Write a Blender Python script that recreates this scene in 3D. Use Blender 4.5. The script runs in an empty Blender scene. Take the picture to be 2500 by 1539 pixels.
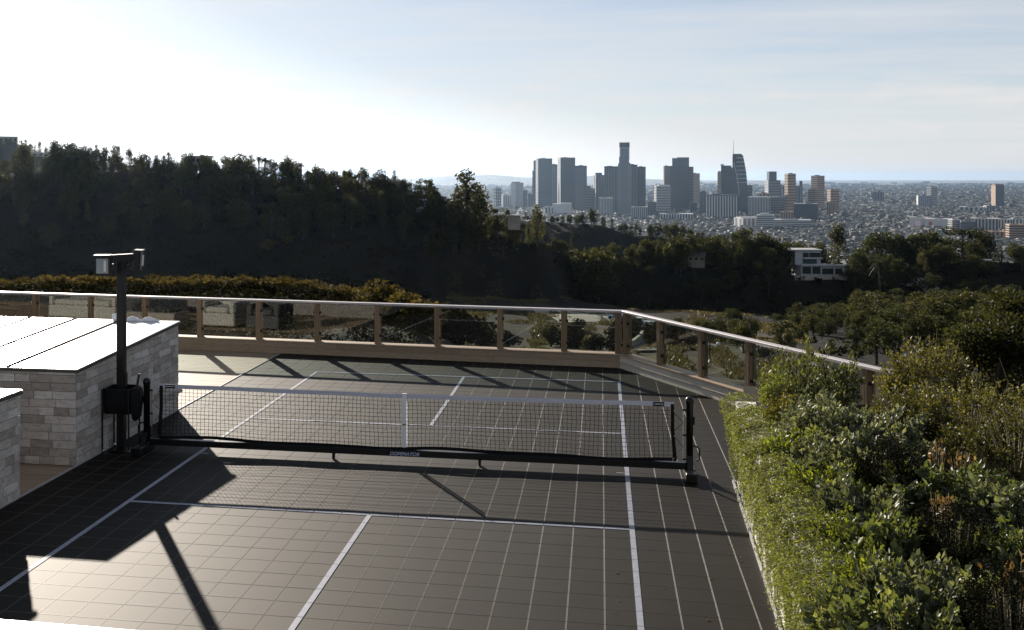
import bpy, bmesh, math, random
import numpy as np
from mathutils import Vector, Matrix

# ------------------------------------------------------------------ camera, world, sun, exposure
S = bpy.context.scene
FT = .3048
F, YH, CX, YAW = 2650.9, 431.7, 988.8, .1784          # photo geometry in pixels of a 2500 wide frame
CAM = np.array([7.89 * FT, -36.973 * FT, 11.7415 * FT])
_c, _s = math.cos(YAW), math.sin(YAW)
RT = np.array([_c, _s, 0.]); FW = np.array([-_s, _c, 0.]); UP = np.array([0, 0, 1.])

cam = bpy.data.cameras.new('camera'); co = bpy.data.objects.new('camera', cam)
S.collection.objects.link(co); S.camera = co
co.location = CAM; co.rotation_euler = (math.pi / 2, 0, YAW)
cam.sensor_width = 36; cam.lens = F / 2500 * 36
cam.shift_x = (1250 - CX) / 2500; cam.shift_y = -(769.5 - YH) / 2500
cam.clip_start = .1; cam.clip_end = 150000

SUN_TO = Vector((-.522, .853, math.tan(math.radians(18.65)))).normalized()
SUN_EL = math.radians(18.65)
SUN_AZ = math.atan2(SUN_TO.x, SUN_TO.y)
W = bpy.data.worlds.new('World'); S.world = W; W.use_nodes = True
wt = W.node_tree; wt.nodes.clear()
def wn(t, **k):
    n = wt.nodes.new(t)
    for a, b in k.items(): setattr(n, a, b)
    return n
wo = wn('ShaderNodeOutputWorld'); bg = wn('ShaderNodeBackground'); bg.inputs[1].default_value = .055
sky = wn('ShaderNodeTexSky', sky_type='NISHITA', sun_disc=False)
sky.sun_elevation = SUN_EL; sky.sun_rotation = SUN_AZ
sky.altitude = 300; sky.air_density = .8; sky.dust_density = .25; sky.ozone_density = 3.0
# thin bands of cloud, everywhere the same: direction -> flattened noise
tc = wn('ShaderNodeTexCoord'); sep = wn('ShaderNodeSeparateXYZ'); wt.links.new(tc.outputs['Generated'], sep.inputs[0])
zz = wn('ShaderNodeMath', operation='MAXIMUM'); wt.links.new(sep.outputs[2], zz.inputs[0]); zz.inputs[1].default_value = .0
za = wn('ShaderNodeMath', operation='ADD'); wt.links.new(zz.outputs[0], za.inputs[0]); za.inputs[1].default_value = .06
vd = wn('ShaderNodeVectorMath', operation='DIVIDE'); cb = wn('ShaderNodeCombineXYZ')
for i in range(3): wt.links.new(za.outputs[0], cb.inputs[i])
wt.links.new(tc.outputs['Generated'], vd.inputs[0]); wt.links.new(cb.outputs[0], vd.inputs[1])
mp = wn('ShaderNodeMapping'); mp.inputs['Rotation'].default_value = (0, 0, YAW); mp.inputs['Scale'].default_value = (.42, 1.15, 1.0)
wt.links.new(vd.outputs[0], mp.inputs[0])
nz = wn('ShaderNodeTexNoise'); nz.inputs['Scale'].default_value = 1.15; nz.inputs['Detail'].default_value = 9; nz.inputs['Roughness'].default_value = .58
wt.links.new(mp.outputs[0], nz.inputs['Vector'])
cr = wn('ShaderNodeValToRGB'); cr.color_ramp.elements[0].position = .38; cr.color_ramp.elements[1].position = .74
cr.color_ramp.elements[0].color = (.10, .10, .10, 1); cr.color_ramp.elements[1].color = (.5, .5, .5, 1)
wt.links.new(nz.outputs[0], cr.inputs[0])
hv = wn('ShaderNodeValToRGB'); hv.color_ramp.elements[0].position = 0; hv.color_ramp.elements[0].color = (.74, .74, .74, 1); hv.color_ramp.elements[1].position = .5; hv.color_ramp.elements[1].color = (0, 0, 0, 1)
e_ = hv.color_ramp.elements.new(.07); e_.color = (.5, .5, .5, 1); e_ = hv.color_ramp.elements.new(.2); e_.color = (.2, .2, .2, 1)
wt.links.new(zz.outputs[0], hv.inputs[0])
# a second, broken layer of low cumulus near the horizon
mp2 = wn('ShaderNodeMapping'); mp2.inputs['Scale'].default_value = (9, 9, 26); wt.links.new(tc.outputs['Generated'], mp2.inputs[0])
nz2 = wn('ShaderNodeTexNoise'); nz2.inputs['Scale'].default_value = 1.3; nz2.inputs['Detail'].default_value = 8; nz2.inputs['Roughness'].default_value = .6; wt.links.new(mp2.outputs[0], nz2.inputs['Vector'])
cr2 = wn('ShaderNodeValToRGB'); cr2.color_ramp.elements[0].position = .5; cr2.color_ramp.elements[1].position = .64; wt.links.new(nz2.outputs[0], cr2.inputs[0])
lo_ = wn('ShaderNodeValToRGB'); lo_.color_ramp.elements[0].position = .0; lo_.color_ramp.elements[0].color = (.1, .1, .1, 1); lo_.color_ramp.elements[1].position = .11; lo_.color_ramp.elements[1].color = (0, 0, 0, 1)
e_ = lo_.color_ramp.elements.new(.03); e_.color = (.38, .38, .38, 1); wt.links.new(zz.outputs[0], lo_.inputs[0])
cm_ = wn('ShaderNodeMath', operation='MULTIPLY'); wt.links.new(cr2.outputs[0], cm_.inputs[0]); wt.links.new(lo_.outputs[0], cm_.inputs[1])
a1 = wn('ShaderNodeMath', operation='ADD'); wt.links.new(cr.outputs[0], a1.inputs[0]); wt.links.new(hv.outputs[0], a1.inputs[1])
a2 = wn('ShaderNodeMath', operation='ADD', use_clamp=True); wt.links.new(a1.outputs[0], a2.inputs[0]); wt.links.new(cm_.outputs[0], a2.inputs[1])
mixc = wn('ShaderNodeMix', data_type='RGBA'); wt.links.new(a2.outputs[0], mixc.inputs[0])
wt.links.new(sky.outputs[0], mixc.inputs[6])
bw = wn('ShaderNodeRGBToBW'); wt.links.new(sky.outputs[0], bw.inputs[0]); mxb = wn('ShaderNodeMath', operation='MAXIMUM'); wt.links.new(bw.outputs[0], mxb.inputs[0]); mxb.inputs[1].default_value = 8.15
wt.links.new(mxb.outputs[0], mixc.inputs[7])      # cloud and veil take the brightness of the sky behind them, without its colour
wt.links.new(mixc.outputs[2], bg.inputs[0]); wt.links.new(bg.outputs[0], wo.inputs[0])

sl = bpy.data.lights.new('sun', 'SUN'); sl.energy = 5.0; sl.angle = math.radians(.53); sl.color = (1, .9, .78)
so = bpy.data.objects.new('sun', sl); S.collection.objects.link(so)
so.rotation_euler = SUN_TO.to_track_quat('Z', 'Y').to_euler(); so.location = (-20, 30, 40)

vs = S.view_settings; vs.view_transform = 'Standard'; vs.look = 'None'; vs.gamma = 1; vs.use_curve_mapping = False; vs.exposure = 0.8
cy = S.cycles
cy.max_bounces = 7; cy.diffuse_bounces = 3; cy.glossy_bounces = 3; cy.transmission_bounces = 4; cy.volume_bounces = 1
cy.transparent_max_bounces = 12; cy.use_denoising = True
cy.sample_clamp_indirect = 6

rng = np.random.default_rng(7); random.seed(7)
COL = S.collection

# ------------------------------------------------------------------ helpers
def ray(px, py): return FW + RT * (px - CX) / F - UP * (py - YH) / F
def atd(px, py, D): return CAM + ray(px, py) * D
def onz(px, py, z=0.):
    d = ray(px, py); return CAM + d * ((z - CAM[2]) / d[2])
def onplane(px, py, p0, n):
    d = ray(px, py); return CAM + d * (np.dot(np.array(p0) - CAM, n) / np.dot(d, n))

def seg(px, cuts, words):
    for c, w in zip(cuts, words):
        if px < c: return w
    return words[-1]
def tag(o, label=None, cat=None, group=None, kind=None):
    if label: o['label'] = label
    if cat: o['category'] = cat
    if group: o['group'] = group
    if kind: o['kind'] = kind
    return o
def thing(name, label, cat, loc=(0, 0, 0), rz=0., group=None):
    o = bpy.data.objects.new(name, None); COL.objects.link(o)
    o.location = loc; o.rotation_euler = (0, 0, rz); o.empty_display_size = .2
    return tag(o, label, cat, group)
def link(name, me, parent=None, mats=None, smooth=False):
    o = bpy.data.objects.new(name, me); COL.objects.link(o)
    if parent is not None: o.parent = parent
    if mats is not None:
        for m in (mats if isinstance(mats, (list, tuple)) else [mats]): me.materials.append(m)
    if smooth:
        me.polygons.foreach_set('use_smooth', np.ones(len(me.polygons), bool)); me.update()
    return o
def npmesh(name, V, Fc, tint=None, smooth=False):
    """mesh from numpy arrays: V (n,3), Fc (m,3|4)"""
    V = np.ascontiguousarray(V, dtype=np.float32); Fc = np.ascontiguousarray(Fc, dtype=np.int32)
    me = bpy.data.meshes.new(name); k = Fc.shape[1]
    me.vertices.add(len(V)); me.vertices.foreach_set('co', V.ravel())
    me.loops.add(Fc.size); me.loops.foreach_set('vertex_index', Fc.ravel())
    me.polygons.add(len(Fc)); me.polygons.foreach_set('loop_start', np.arange(0, Fc.size, k, dtype=np.int32))
    me.update(calc_edges=True)
    if tint is not None:
        a = me.attributes.new('tint', 'FLOAT', 'FACE'); a.data.foreach_set('value', np.asarray(tint, dtype=np.float32))
    if smooth: me.polygons.foreach_set('use_smooth', np.ones(len(Fc), bool))
    me.validate(); return me

class MB:
    def __init__(s): s.v = []; s.f = []; s.m = []
    def add(s, vs_, fs, mi=0):
        b = len(s.v); s.v += [tuple(map(float, p)) for p in vs_]
        for f in fs: s.f.append(tuple(b + i for i in f)); s.m.append(mi)
        return s
    def box(s, c, d, rz=0., mi=0, bev=0.):
        """box with centre c, full size d, optional chamfer"""
        hx, hy, hz = d[0] / 2, d[1] / 2, d[2] / 2
        if bev <= 0:
            P = [(-hx, -hy, -hz), (hx, -hy, -hz), (hx, hy, -hz), (-hx, hy, -hz), (-hx, -hy, hz), (hx, -hy, hz), (hx, hy, hz), (-hx, hy, hz)]
            Q = [(0, 3, 2, 1), (4, 5, 6, 7), (0, 1, 5, 4), (1, 2, 6, 5), (2, 3, 7, 6), (3, 0, 4, 7)]
        else:
            bm = bmesh.new(); bmesh.ops.create_cube(bm, size=1)
            for v in bm.verts: v.co = Vector((v.co.x * d[0], v.co.y * d[1], v.co.z * d[2]))
            bmesh.ops.bevel(bm, geom=list(bm.edges), offset=bev, segments=1, affect='EDGES')
            bm.verts.index_update()
            P = [tuple(v.co) for v in bm.verts]; Q = [tuple(v.index for v in f.verts) for f in bm.faces]; bm.free()
        cz, sz = math.cos(rz), math.sin(rz)
        s.add([(c[0] + x * cz - y * sz, c[1] + x * sz + y * cz, c[2] + z) for x, y, z in P], Q, mi)
        return s
    def bar(s, a, b, w, h, mi=0, bev=0.):
        """rectangular bar from a to b; w sideways (horizontal), h across"""
        a = Vector(a); b = Vector(b); d = b - a; L = d.length; d.normalize()
        sd = d.cross(Vector((0, 0, 1)))
        if sd.length < 1e-4: sd = Vector((1, 0, 0))
        sd.normalize(); u = sd.cross(d).normalized()
        t = MB().box((0, 0, 0), (w, L, h), bev=bev); mid = (a + b) / 2
        s.add([mid + sd * p[0] + d * p[1] + u * p[2] for p in (Vector(q) for q in t.v)], t.f, mi)
        return s
    def tube(s, pts, r, n=8, mi=0, cap=True):
        pts = [Vector(p) for p in pts]; rs = r if isinstance(r, (list, tuple)) else [r] * len(pts)
        ring = []; vs_ = []; prev = None
        for i, p in enumerate(pts):
            d = (pts[min(i + 1, len(pts) - 1)] - pts[max(i - 1, 0)]).normalized()
            a = prev - d * prev.dot(d) if prev is not None else d.orthogonal()
            if a.length < 1e-5: a = d.orthogonal()
            a.normalize(); prev = a; b = d.cross(a)
            for k in range(n):
                t = 2 * math.pi * k / n; vs_.append(p + (a * math.cos(t) + b * math.sin(t)) * rs[i])
        fs = []
        for i in range(len(pts) - 1):
            for k in range(n):
                k2 = (k + 1) % n; fs.append((i * n + k, i * n + k2, (i + 1) * n + k2, (i + 1) * n + k))
        if cap: fs.append(tuple(range(n - 1, -1, -1))); fs.append(tuple((len(pts) - 1) * n + k for k in range(n)))
        s.add(vs_, fs, mi); return s
    def lathe(s, c, prof, n=16, mi=0, axis='z'):
        vs_ = []; fs = []
        for r, z in prof:
            for k in range(n):
                t = 2 * math.pi * k / n; x, y = r * math.cos(t), r * math.sin(t)
                p = (x, y, z) if axis == 'z' else ((z, x, y) if axis == 'x' else (x, z, y))
                vs_.append((c[0] + p[0], c[1] + p[1], c[2] + p[2]))
        for i in range(len(prof) - 1):
            for k in range(n):
                k2 = (k + 1) % n; fs.append((i * n + k, i * n + k2, (i + 1) * n + k2, (i + 1) * n + k))
        fs.append(tuple(range(n - 1, -1, -1))); fs.append(tuple((len(prof) - 1) * n + k for k in range(n)))
        s.add(vs_, fs, mi); return s
    def mesh(s, name):
        me = bpy.data.meshes.new(name); me.from_pydata(s.v, [], s.f); me.validate()
        if any(s.m) and len(me.polygons) == len(s.m): me.polygons.foreach_set('material_index', s.m)
        me.update(); return me
    def build(s, name, mats, parent=None, smooth=False):
        return link(name, s.mesh(name), parent, mats, smooth)

def copy_tree(o, parent=None):
    c = o.copy(); COL.objects.link(c)
    if parent is not None: c.parent = parent
    for ch in list(o.children): copy_tree(ch, c)
    return c

# ------------------------------------------------------------------ materials
def new_mat(name):
    m = bpy.data.materials.new(name); m.use_nodes = True; nt = m.node_tree; b = nt.nodes['Principled BSDF']
    return m, nt, b
def N(nt, t, **k):
    n = nt.nodes.new(t)
    for a, b in k.items(): setattr(n, a, b)
    return n
def ramp(nt, src, stops):
    r = N(nt, 'ShaderNodeValToRGB'); e = r.color_ramp.elements
    while len(e) < len(stops): e.new(.5)
    for i, (p, c) in enumerate(stops): e[i].position = p; e[i].color = (*c, 1) if len(c) == 3 else c
    if src is not None: nt.links.new(src, r.inputs[0])
    return r
def noise(nt, scale, detail=4, rough=.5, vec=None, stretch=None, space='pos'):
    n = N(nt, 'ShaderNodeTexNoise'); n.inputs['Scale'].default_value = scale; n.inputs['Detail'].default_value = detail; n.inputs['Roughness'].default_value = rough
    if vec is None:
        vec = N(nt, 'ShaderNodeNewGeometry').outputs['Position'] if space == 'pos' else N(nt, 'ShaderNodeTexCoord').outputs['Object']
    if stretch:
        mpn = N(nt, 'ShaderNodeMapping'); mpn.inputs['Scale'].default_value = stretch; nt.links.new(vec, mpn.inputs[0]); vec = mpn.outputs[0]
    nt.links.new(vec, n.inputs['Vector']); return n
def mul(nt, a, b, fac=1.):
    m = N(nt, 'ShaderNodeMix', data_type='RGBA', blend_type='MULTIPLY'); m.inputs[0].default_value = fac
    for i, x in ((6, a), (7, b)):
        if isinstance(x, tuple): m.inputs[i].default_value = (*x, 1)
        else: nt.links.new(x, m.inputs[i])
    return m.outputs[2]
def bump(nt, b, src, strength, dist=.01):
    bp = N(nt, 'ShaderNodeBump'); bp.inputs['Strength'].default_value = strength; bp.inputs['Distance'].default_value = dist
    nt.links.new(src, bp.inputs['Height']); nt.links.new(bp.outputs[0], b.inputs['Normal'])
def objrand(nt): return N(nt, 'ShaderNodeObjectInfo').outputs['Random']

def plain(name, col, rough=.5, spec=.5, metal=0., var=.12, scale=6., bmp=0., coat=0.):
    """even material with faint grain"""
    m, nt, b = new_mat(name)
    n = noise(nt, scale, 5, .6)
    lo = tuple(max(0, c * (1 - var)) for c in col); hi = tuple(min(1, c * (1 + var)) for c in col)
    r = ramp(nt, n.outputs[0], [(.3, lo), (.7, hi)]); nt.links.new(r.outputs[0], b.inputs['Base Color'])
    b.inputs['Roughness'].default_value = rough; b.inputs['Specular IOR Level'].default_value = spec; b.inputs['Metallic'].default_value = metal
    if coat: b.inputs['Coat Weight'].default_value = coat
    if bmp: bump(nt, b, n.outputs[0], bmp)
    return m
def foliage(name, c0, c1, c2, transl=.35, tcol=None, rough=.5, spec=.35, tk=1.15):
    """leaves: colour from the leaf's own tint, light also passes through"""
    m, nt, b = new_mat(name)
    a = N(nt, 'ShaderNodeAttribute', attribute_name='tint')
    ad = N(nt, 'ShaderNodeMath', operation='MULTIPLY_ADD'); nt.links.new(objrand(nt), ad.inputs[0]); ad.inputs[1].default_value = .3; nt.links.new(a.outputs['Fac'], ad.inputs[2])
    sb = N(nt, 'ShaderNodeMath', operation='SUBTRACT'); nt.links.new(ad.outputs[0], sb.inputs[0]); sb.inputs[1].default_value = .15
    r = ramp(nt, sb.outputs[0], [(0, c0), (.55, c1), (1, c2)])
    nt.links.new(r.outputs[0], b.inputs['Base Color']); b.inputs['Roughness'].default_value = rough; b.inputs['Specular IOR Level'].default_value = spec
    t = N(nt, 'ShaderNodeBsdfTranslucent'); nt.links.new(mul(nt, r.outputs[0], tuple(tk * c for c in (tcol or (1.5, 1.35, .5)))), t.inputs[0])
    mx = N(nt, 'ShaderNodeMixShader'); mx.inputs[0].default_value = transl
    out = nt.nodes['Material Output']; nt.links.new(b.outputs[0], mx.inputs[1]); nt.links.new(t.outputs[0], mx.inputs[2]); nt.links.new(mx.outputs[0], out.inputs[0])
    return m

M = {}
M['black_metal'] = plain('black_metal', (.006, .006, .006), .38, .35, var=.3, scale=20)
M['dark_fabric'] = plain('dark_fabric', (.008, .008, .009), .9, .2, scale=60, bmp=.2)
M['tape_white'] = plain('tape_white', (.5, .5, .56), .75, .3, var=.1, scale=40)
M['strap_white'] = plain('strap_white', (.75, .75, .74), .6, .3, var=.06, scale=40)
M['cord'] = plain('cord', (.012, .012, .012), .8, .2, scale=80)
M['line_paint'] = plain('line_paint', (.27, .285, .33), .65, .2, var=.18, scale=18)
M['white_panel'] = plain('white_panel', (.76, .76, .75), .28, .5, var=.08, scale=2.5)
M['seam_brown'] = plain('seam_brown', (.09, .04, .03), .9, .05)
M['trim_dark'] = plain('trim_dark', (.05, .045, .035), .5, .4)
M['mortar'] = plain('mortar', (.24, .22, .2), .9, .2, var=.2)
M['cushion'] = plain('cushion', (.55, .54, .48), .9, .2, scale=50, bmp=.15)
M['grey_cushion'] = plain('grey_cushion', (.1, .1, .1), .9, .2, scale=50, bmp=.15)
M['towel'] = plain('towel', (.8, .8, .8), .95, .1, scale=80, bmp=.4)
M['lava'] = plain('lava', (.1, .1, .095), .9, .2, scale=30, var=.5)
M['chrome'] = plain('chrome', (.5, .5, .5), .25, .5, 1.)
M['lamp_glass'] = plain('lamp_glass', (.28, .32, .34), .12, .8, 0., var=.05)
M['lamp_tube'] = plain('lamp_tube', (.8, .78, .65), .3, .5)
M['letter'] = plain('letter', (.42, .45, .58), .5, .4)
M['letter_white'] = plain('letter_white', (.7, .7, .7), .5, .4)
M['steel_edge'] = plain('steel_edge', (.45, .45, .44), .4, .5, .3)
M['grip'] = plain('grip', (.05, .03, .028), .7, .3)
M['light_housing'] = plain('light_housing', (.12, .12, .12), .4, .5, .3)

# sport tile: solid rim and perforated field
m, nt, b = new_mat('tile_rim'); n = noise(nt, 4, 4)
r = ramp(nt, n.outputs[0], [(.3, (.042, .037, .028)), (.7, (.058, .051, .039))]); nt.links.new(r.outputs[0], b.inputs['Base Color']); b.inputs['Roughness'].default_value = .55; b.inputs['Specular IOR Level'].default_value = .16
M['tile_rim'] = m
m, nt, b = new_mat('tile_field')
n = noise(nt, 2.1, 5, .6); n2 = noise(nt, 7, 3, .6, stretch=(.6, 1.4, 1))
a = ramp(nt, n.outputs[0], [(.25, (.0055, .0048, .0036)), (.6, (.0088, .0077, .0058)), (.8, (.011, .0096, .0074))])
a2 = ramp(nt, n2.outputs[0], [(.25, (.62, .62, .62)), (.5, (1, 1, 1))])
col = mul(nt, a.outputs[0], a2.outputs[0])
# the open weave of the tile: two diagonal wave sets
pos = N(nt, 'ShaderNodeNewGeometry').outputs['Position']
def wave(ang):
    mpn = N(nt, 'ShaderNodeMapping'); mpn.inputs['Rotation'].default_value = (0, 0, ang); nt.links.new(pos, mpn.inputs[0])
    w = N(nt, 'ShaderNodeTexWave'); w.inputs['Scale'].default_value = 16; w.inputs['Distortion'].default_value = 0; nt.links.new(mpn.outputs[0], w.inputs[0]); return w.outputs[1]
wm = N(nt, 'ShaderNodeMath', operation='MULTIPLY'); nt.links.new(wave(.785), wm.inputs[0]); nt.links.new(wave(-.785), wm.inputs[1])
wr = ramp(nt, wm.outputs[0], [(.15, (1, 1, 1)), (.5, (.55, .55, .55))])
col = mul(nt, col, wr.outputs[0], .7)
col = mul(nt, col, ramp(nt, noise(nt, .8, 6, .65).outputs[0], [(.3, (.7, .7, .7)), (.52, (1, 1, 1)), (.7, (1.55, 1.5, 1.4))]).outputs[0])
nt.links.new(col, b.inputs['Base Color']); b.inputs['Roughness'].default_value = .62; b.inputs['Specular IOR Level'].default_value = .12; b.inputs['Specular Tint'].default_value = (1, .82, .58, 1)
bump(nt, b, wm.outputs[0], .12, .002)
M['tile_field'] = m

# travertine
m, nt, b = new_mat('travertine')
rd = objrand(nt)
base = ramp(nt, rd, [(0, (.31, .275, .24)), (.35, (.42, .38, .335)), (.7, (.5, .465, .42)), (1, (.6, .565, .52))])
off = N(nt, 'ShaderNodeVectorMath', operation='ADD'); cbn = N(nt, 'ShaderNodeCombineXYZ')
mr = N(nt, 'ShaderNodeMath', operation='MULTIPLY'); nt.links.new(rd, mr.inputs[0]); mr.inputs[1].default_value = 40; nt.links.new(mr.outputs[0], cbn.inputs[0])
nt.links.new(N(nt, 'ShaderNodeNewGeometry').outputs['Position'], off.inputs[0]); nt.links.new(cbn.outputs[0], off.inputs[1])
n1 = noise(nt, 9, 8, .7, vec=off.outputs[0], stretch=(1, 1, 2.2)); n2 = noise(nt, 45, 5, .65, vec=off.outputs[0], stretch=(1, 1, 2.5))
r1 = ramp(nt, n1.outputs[0], [(.3, (.55, .52, .5)), (.5, (1, 1, 1)), (.7, (1.25, 1.2, 1.15))]); r2 = ramp(nt, n2.outputs[0], [(.34, (.5, .47, .44)), (.46, (1, 1, 1))])
nt.links.new(mul(nt, mul(nt, base.outputs[0], r1.outputs[0], .8), r2.outputs[0], .55), b.inputs['Base Color'])
b.inputs['Roughness'].default_value = .75; b.inputs['Specular IOR Level'].default_value = .3; bump(nt, b, n2.outputs[0], .35, .01)
M['travertine'] = m

def wood(name, cols, stretch, rough=.6):
    m, nt, b = new_mat(name); rd = objrand(nt)
    base = ramp(nt, rd, [(i / (len(cols) - 1), c) for i, c in enumerate(cols)])
    cbn = N(nt, 'ShaderNodeCombineXYZ'); mr = N(nt, 'ShaderNodeMath', operation='MULTIPLY'); nt.links.new(rd, mr.inputs[0]); mr.inputs[1].default_value = 30
    for i in range(3): nt.links.new(mr.outputs[0], cbn.inputs[i])
    off = N(nt, 'ShaderNodeVectorMath', operation='ADD'); nt.links.new(N(nt, 'ShaderNodeTexCoord').outputs['Object'], off.inputs[0]); nt.links.new(cbn.outputs[0], off.inputs[1])
    n1 = noise(nt, 5, 7, .65, vec=off.outputs[0], stretch=stretch)
    r1 = ramp(nt, n1.outputs[0], [(.28, (.55, .5, .46)), (.5, (1, 1, 1)), (.75, (1.2, 1.17, 1.1))])
    nt.links.new(mul(nt, base.outputs[0], r1.outputs[0], .85), b.inputs['Base Color']); b.inputs['Roughness'].default_value = rough
    b.inputs['Specular IOR Level'].default_value = .2; bump(nt, b, n1.outputs[0], .3, .006); return m
M['deck_wood'] = wood('deck_wood', [(.25, .18, .115), (.3, .22, .145), (.345, .255, .17)], (.6, 9, 9))
M['rail_wood'] = wood('rail_wood', [(.19, .13, .075), (.24, .168, .098), (.29, .205, .125)], (9, 9, .5))
M['curb_wood'] = wood('curb_wood', [(.27, .195, .125), (.33, .245, .16), (.38, .285, .19)], (1.2, 14, 14))
M['curb_wood_lit'] = wood('curb_wood_lit', [(.46, .4, .31), (.52, .455, .36), (.58, .51, .41)], (1.2, 14, 14), .75)  # paler copy of the curb wood, grazing sunlight put into its colour
M['cap_wood'] = wood('cap_wood', [(.5, .43, .39), (.54, .47, .43)], (.5, 10, 10), .42)
M['cap_wood'].node_tree.nodes['Principled BSDF'].inputs['Specular IOR Level'].default_value = .8; M['cap_wood'].node_tree.nodes['Principled BSDF'].inputs['Coat Weight'].default_value = .3

# window and rail glass: thin pane, clear with a mirror part
m, nt, b = new_mat('clear_glass'); nt.nodes.remove(b)
tr = N(nt, 'ShaderNodeBsdfTransparent'); tr.inputs[0].default_value = (.80, .84, .82, 1)
gl = N(nt, 'ShaderNodeBsdfGlossy'); gl.inputs['Roughness'].default_value = .01
lw = N(nt, 'ShaderNodeLayerWeight'); lw.inputs[0].default_value = .5
pw_ = N(nt, 'ShaderNodeMath', operation='POWER'); nt.links.new(lw.outputs['Facing'], pw_.inputs[0]); pw_.inputs[1].default_value = 5
mx = N(nt, 'ShaderNodeMixShader'); fm = N(nt, 'ShaderNodeMath', operation='MULTIPLY_ADD'); nt.links.new(pw_.outputs[0], fm.inputs[0]); fm.inputs[1].default_value = .9; fm.inputs[2].default_value = .10; fm.use_clamp = True
nt.links.new(fm.outputs[0], mx.inputs[0]); nt.links.new(tr.outputs[0], mx.inputs[1]); nt.links.new(gl.outputs[0], mx.inputs[2])
nt.links.new(mx.outputs[0], nt.nodes['Material Output'].inputs[0])
M['clear_glass'] = m

# terrain: dry earth where the 'dirt_shade' attribute says so, scrub elsewhere; scrub tone also paints ridge shade on the lot
m, nt, b = new_mat('hill_ground')
at = N(nt, 'ShaderNodeAttribute', attribute_name='dirt_shade')
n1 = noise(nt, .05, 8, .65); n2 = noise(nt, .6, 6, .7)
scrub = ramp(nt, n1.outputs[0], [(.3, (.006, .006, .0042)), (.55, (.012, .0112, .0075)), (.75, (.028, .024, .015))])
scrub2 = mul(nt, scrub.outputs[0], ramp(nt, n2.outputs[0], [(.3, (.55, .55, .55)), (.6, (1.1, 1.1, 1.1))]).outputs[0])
dirt_shade = ramp(nt, noise(nt, .11, 7, .7).outputs[0], [(.32, (.05, .047, .036)), (.48, (.10, .088, .062)), (.58, (.14, .108, .06)), (.7, (.16, .13, .08))])
dirt2 = mul(nt, dirt_shade.outputs[0], ramp(nt, n2.outputs[0], [(.35, (.5, .48, .42)), (.55, (1.05, 1.05, 1.05))]).outputs[0])
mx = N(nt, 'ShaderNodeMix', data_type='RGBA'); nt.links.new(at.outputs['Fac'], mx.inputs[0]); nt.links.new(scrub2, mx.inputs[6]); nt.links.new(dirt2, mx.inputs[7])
nt.links.new(mx.outputs[2], b.inputs['Base Color']); b.inputs['Roughness'].default_value = .95; b.inputs['Specular IOR Level'].default_value = .1
bump(nt, b, n2.outputs[0], .6, .6)
M['hill_ground'] = m

m, nt, b = new_mat('plain_ground')
n1 = noise(nt, .012, 8, .75); n2 = noise(nt, .0016, 6, .6)
g = ramp(nt, n1.outputs[0], [(.36, (.07, .08, .075)), (.5, (.13, .135, .13)), (.58, (.2, .2, .195)), (.66, (.34, .335, .33))])
nt.links.new(mul(nt, g.outputs[0], ramp(nt, n2.outputs[0], [(.35, (.6, .65, .6)), (.6, (1.1, 1.1, 1.1))]).outputs[0]), b.inputs['Base Color']); b.inputs['Roughness'].default_value = .9
M['plain_ground'] = m

M['leaf_tree'] = foliage('leaf_tree', (.011, .0135, .006), (.025, .028, .011), (.06, .06, .02), .42, (1.3, 1.2, .6), .6, .12, tk=1.9)
M['leaf_tall'] = foliage('leaf_tall', (.013, .015, .0085), (.028, .03, .0155), (.065, .062, .027), .42, (1.3, 1.2, .6), .6, .12, tk=2.5)
M['leaf_pine'] = foliage('leaf_pine', (.01, .0145, .006), (.022, .028, .0105), (.052, .058, .02), .36, (1.3, 1.2, .6), .6, .12, tk=2.2)
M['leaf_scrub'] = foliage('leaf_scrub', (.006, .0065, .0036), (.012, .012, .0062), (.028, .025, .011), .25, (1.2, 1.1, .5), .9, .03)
M['leaf_hedge'] = foliage('leaf_hedge', (.02, .018, .008), (.048, .041, .016), (.11, .083, .032), .42, (1.35, 1.2, .65), .8, .04, tk=1.7)  # brightened so the ridge row carries its backlight in the leaf colour
M['leaf_city'] = foliage('leaf_city', (.035, .042, .034), (.05, .056, .045), (.07, .074, .06), .2)
M['bark'] = plain('bark', (.07, .055, .042), .9, .2, scale=3, var=.4)
M['leaf_rosemary'] = foliage('leaf_rosemary', (0.0403, 0.0483, 0.0161), (0.0978, 0.1092, 0.0345), (0.2300, 0.2357, 0.0862), .42, (1.35, 1.35, .5), .5, .4, tk=1.7)
M['leaf_olive'] = foliage('leaf_olive', (0.0390, 0.0442, 0.0195), (0.0884, 0.0988, 0.0390), (0.2080, 0.2145, 0.1040), .35, (1.4, 1.35, .5), .5, .4, tk=1.7)
M['leaf_sage'] = foliage('leaf_sage', (0.0438, 0.0525, 0.0300), (0.1000, 0.1100, 0.0650), (0.2250, 0.2313, 0.1438), .3, (1.25, 1.25, .6), .5, .4, tk=1.6)
M['leaf_broad'] = foliage('leaf_broad', (.03, .042, .016), (.08, .096, .042), (.19, .2, .11), .36, (1.35, 1.3, .45), .48, .45, tk=1.7)
M['leaf_brown'] = foliage('leaf_brown', (0.0225, 0.0250, 0.0088), (0.0500, 0.0525, 0.0163), (0.1187, 0.1125, 0.0350), .42, (1.45, 1.3, .45), .5, .4, tk=1.8)
M['leaf_green'] = foliage('leaf_green', (0.0350, 0.0450, 0.0100), (0.0813, 0.0975, 0.0225), (0.1812, 0.2000, 0.0525), .4, (1.4, 1.4, .35), .5, .4, tk=1.7)
M['leaf_dark'] = foliage('leaf_dark', (.006, .007, .004), (.010, .011, .006), (.024, .023, .011), .1, None, .85, .06)
M['leaf_dry'] = foliage('leaf_dry', (.12, .07, .025), (.19, .13, .06), (.27, .22, .15), .35, (1.3, 1.1, .5))
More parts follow.
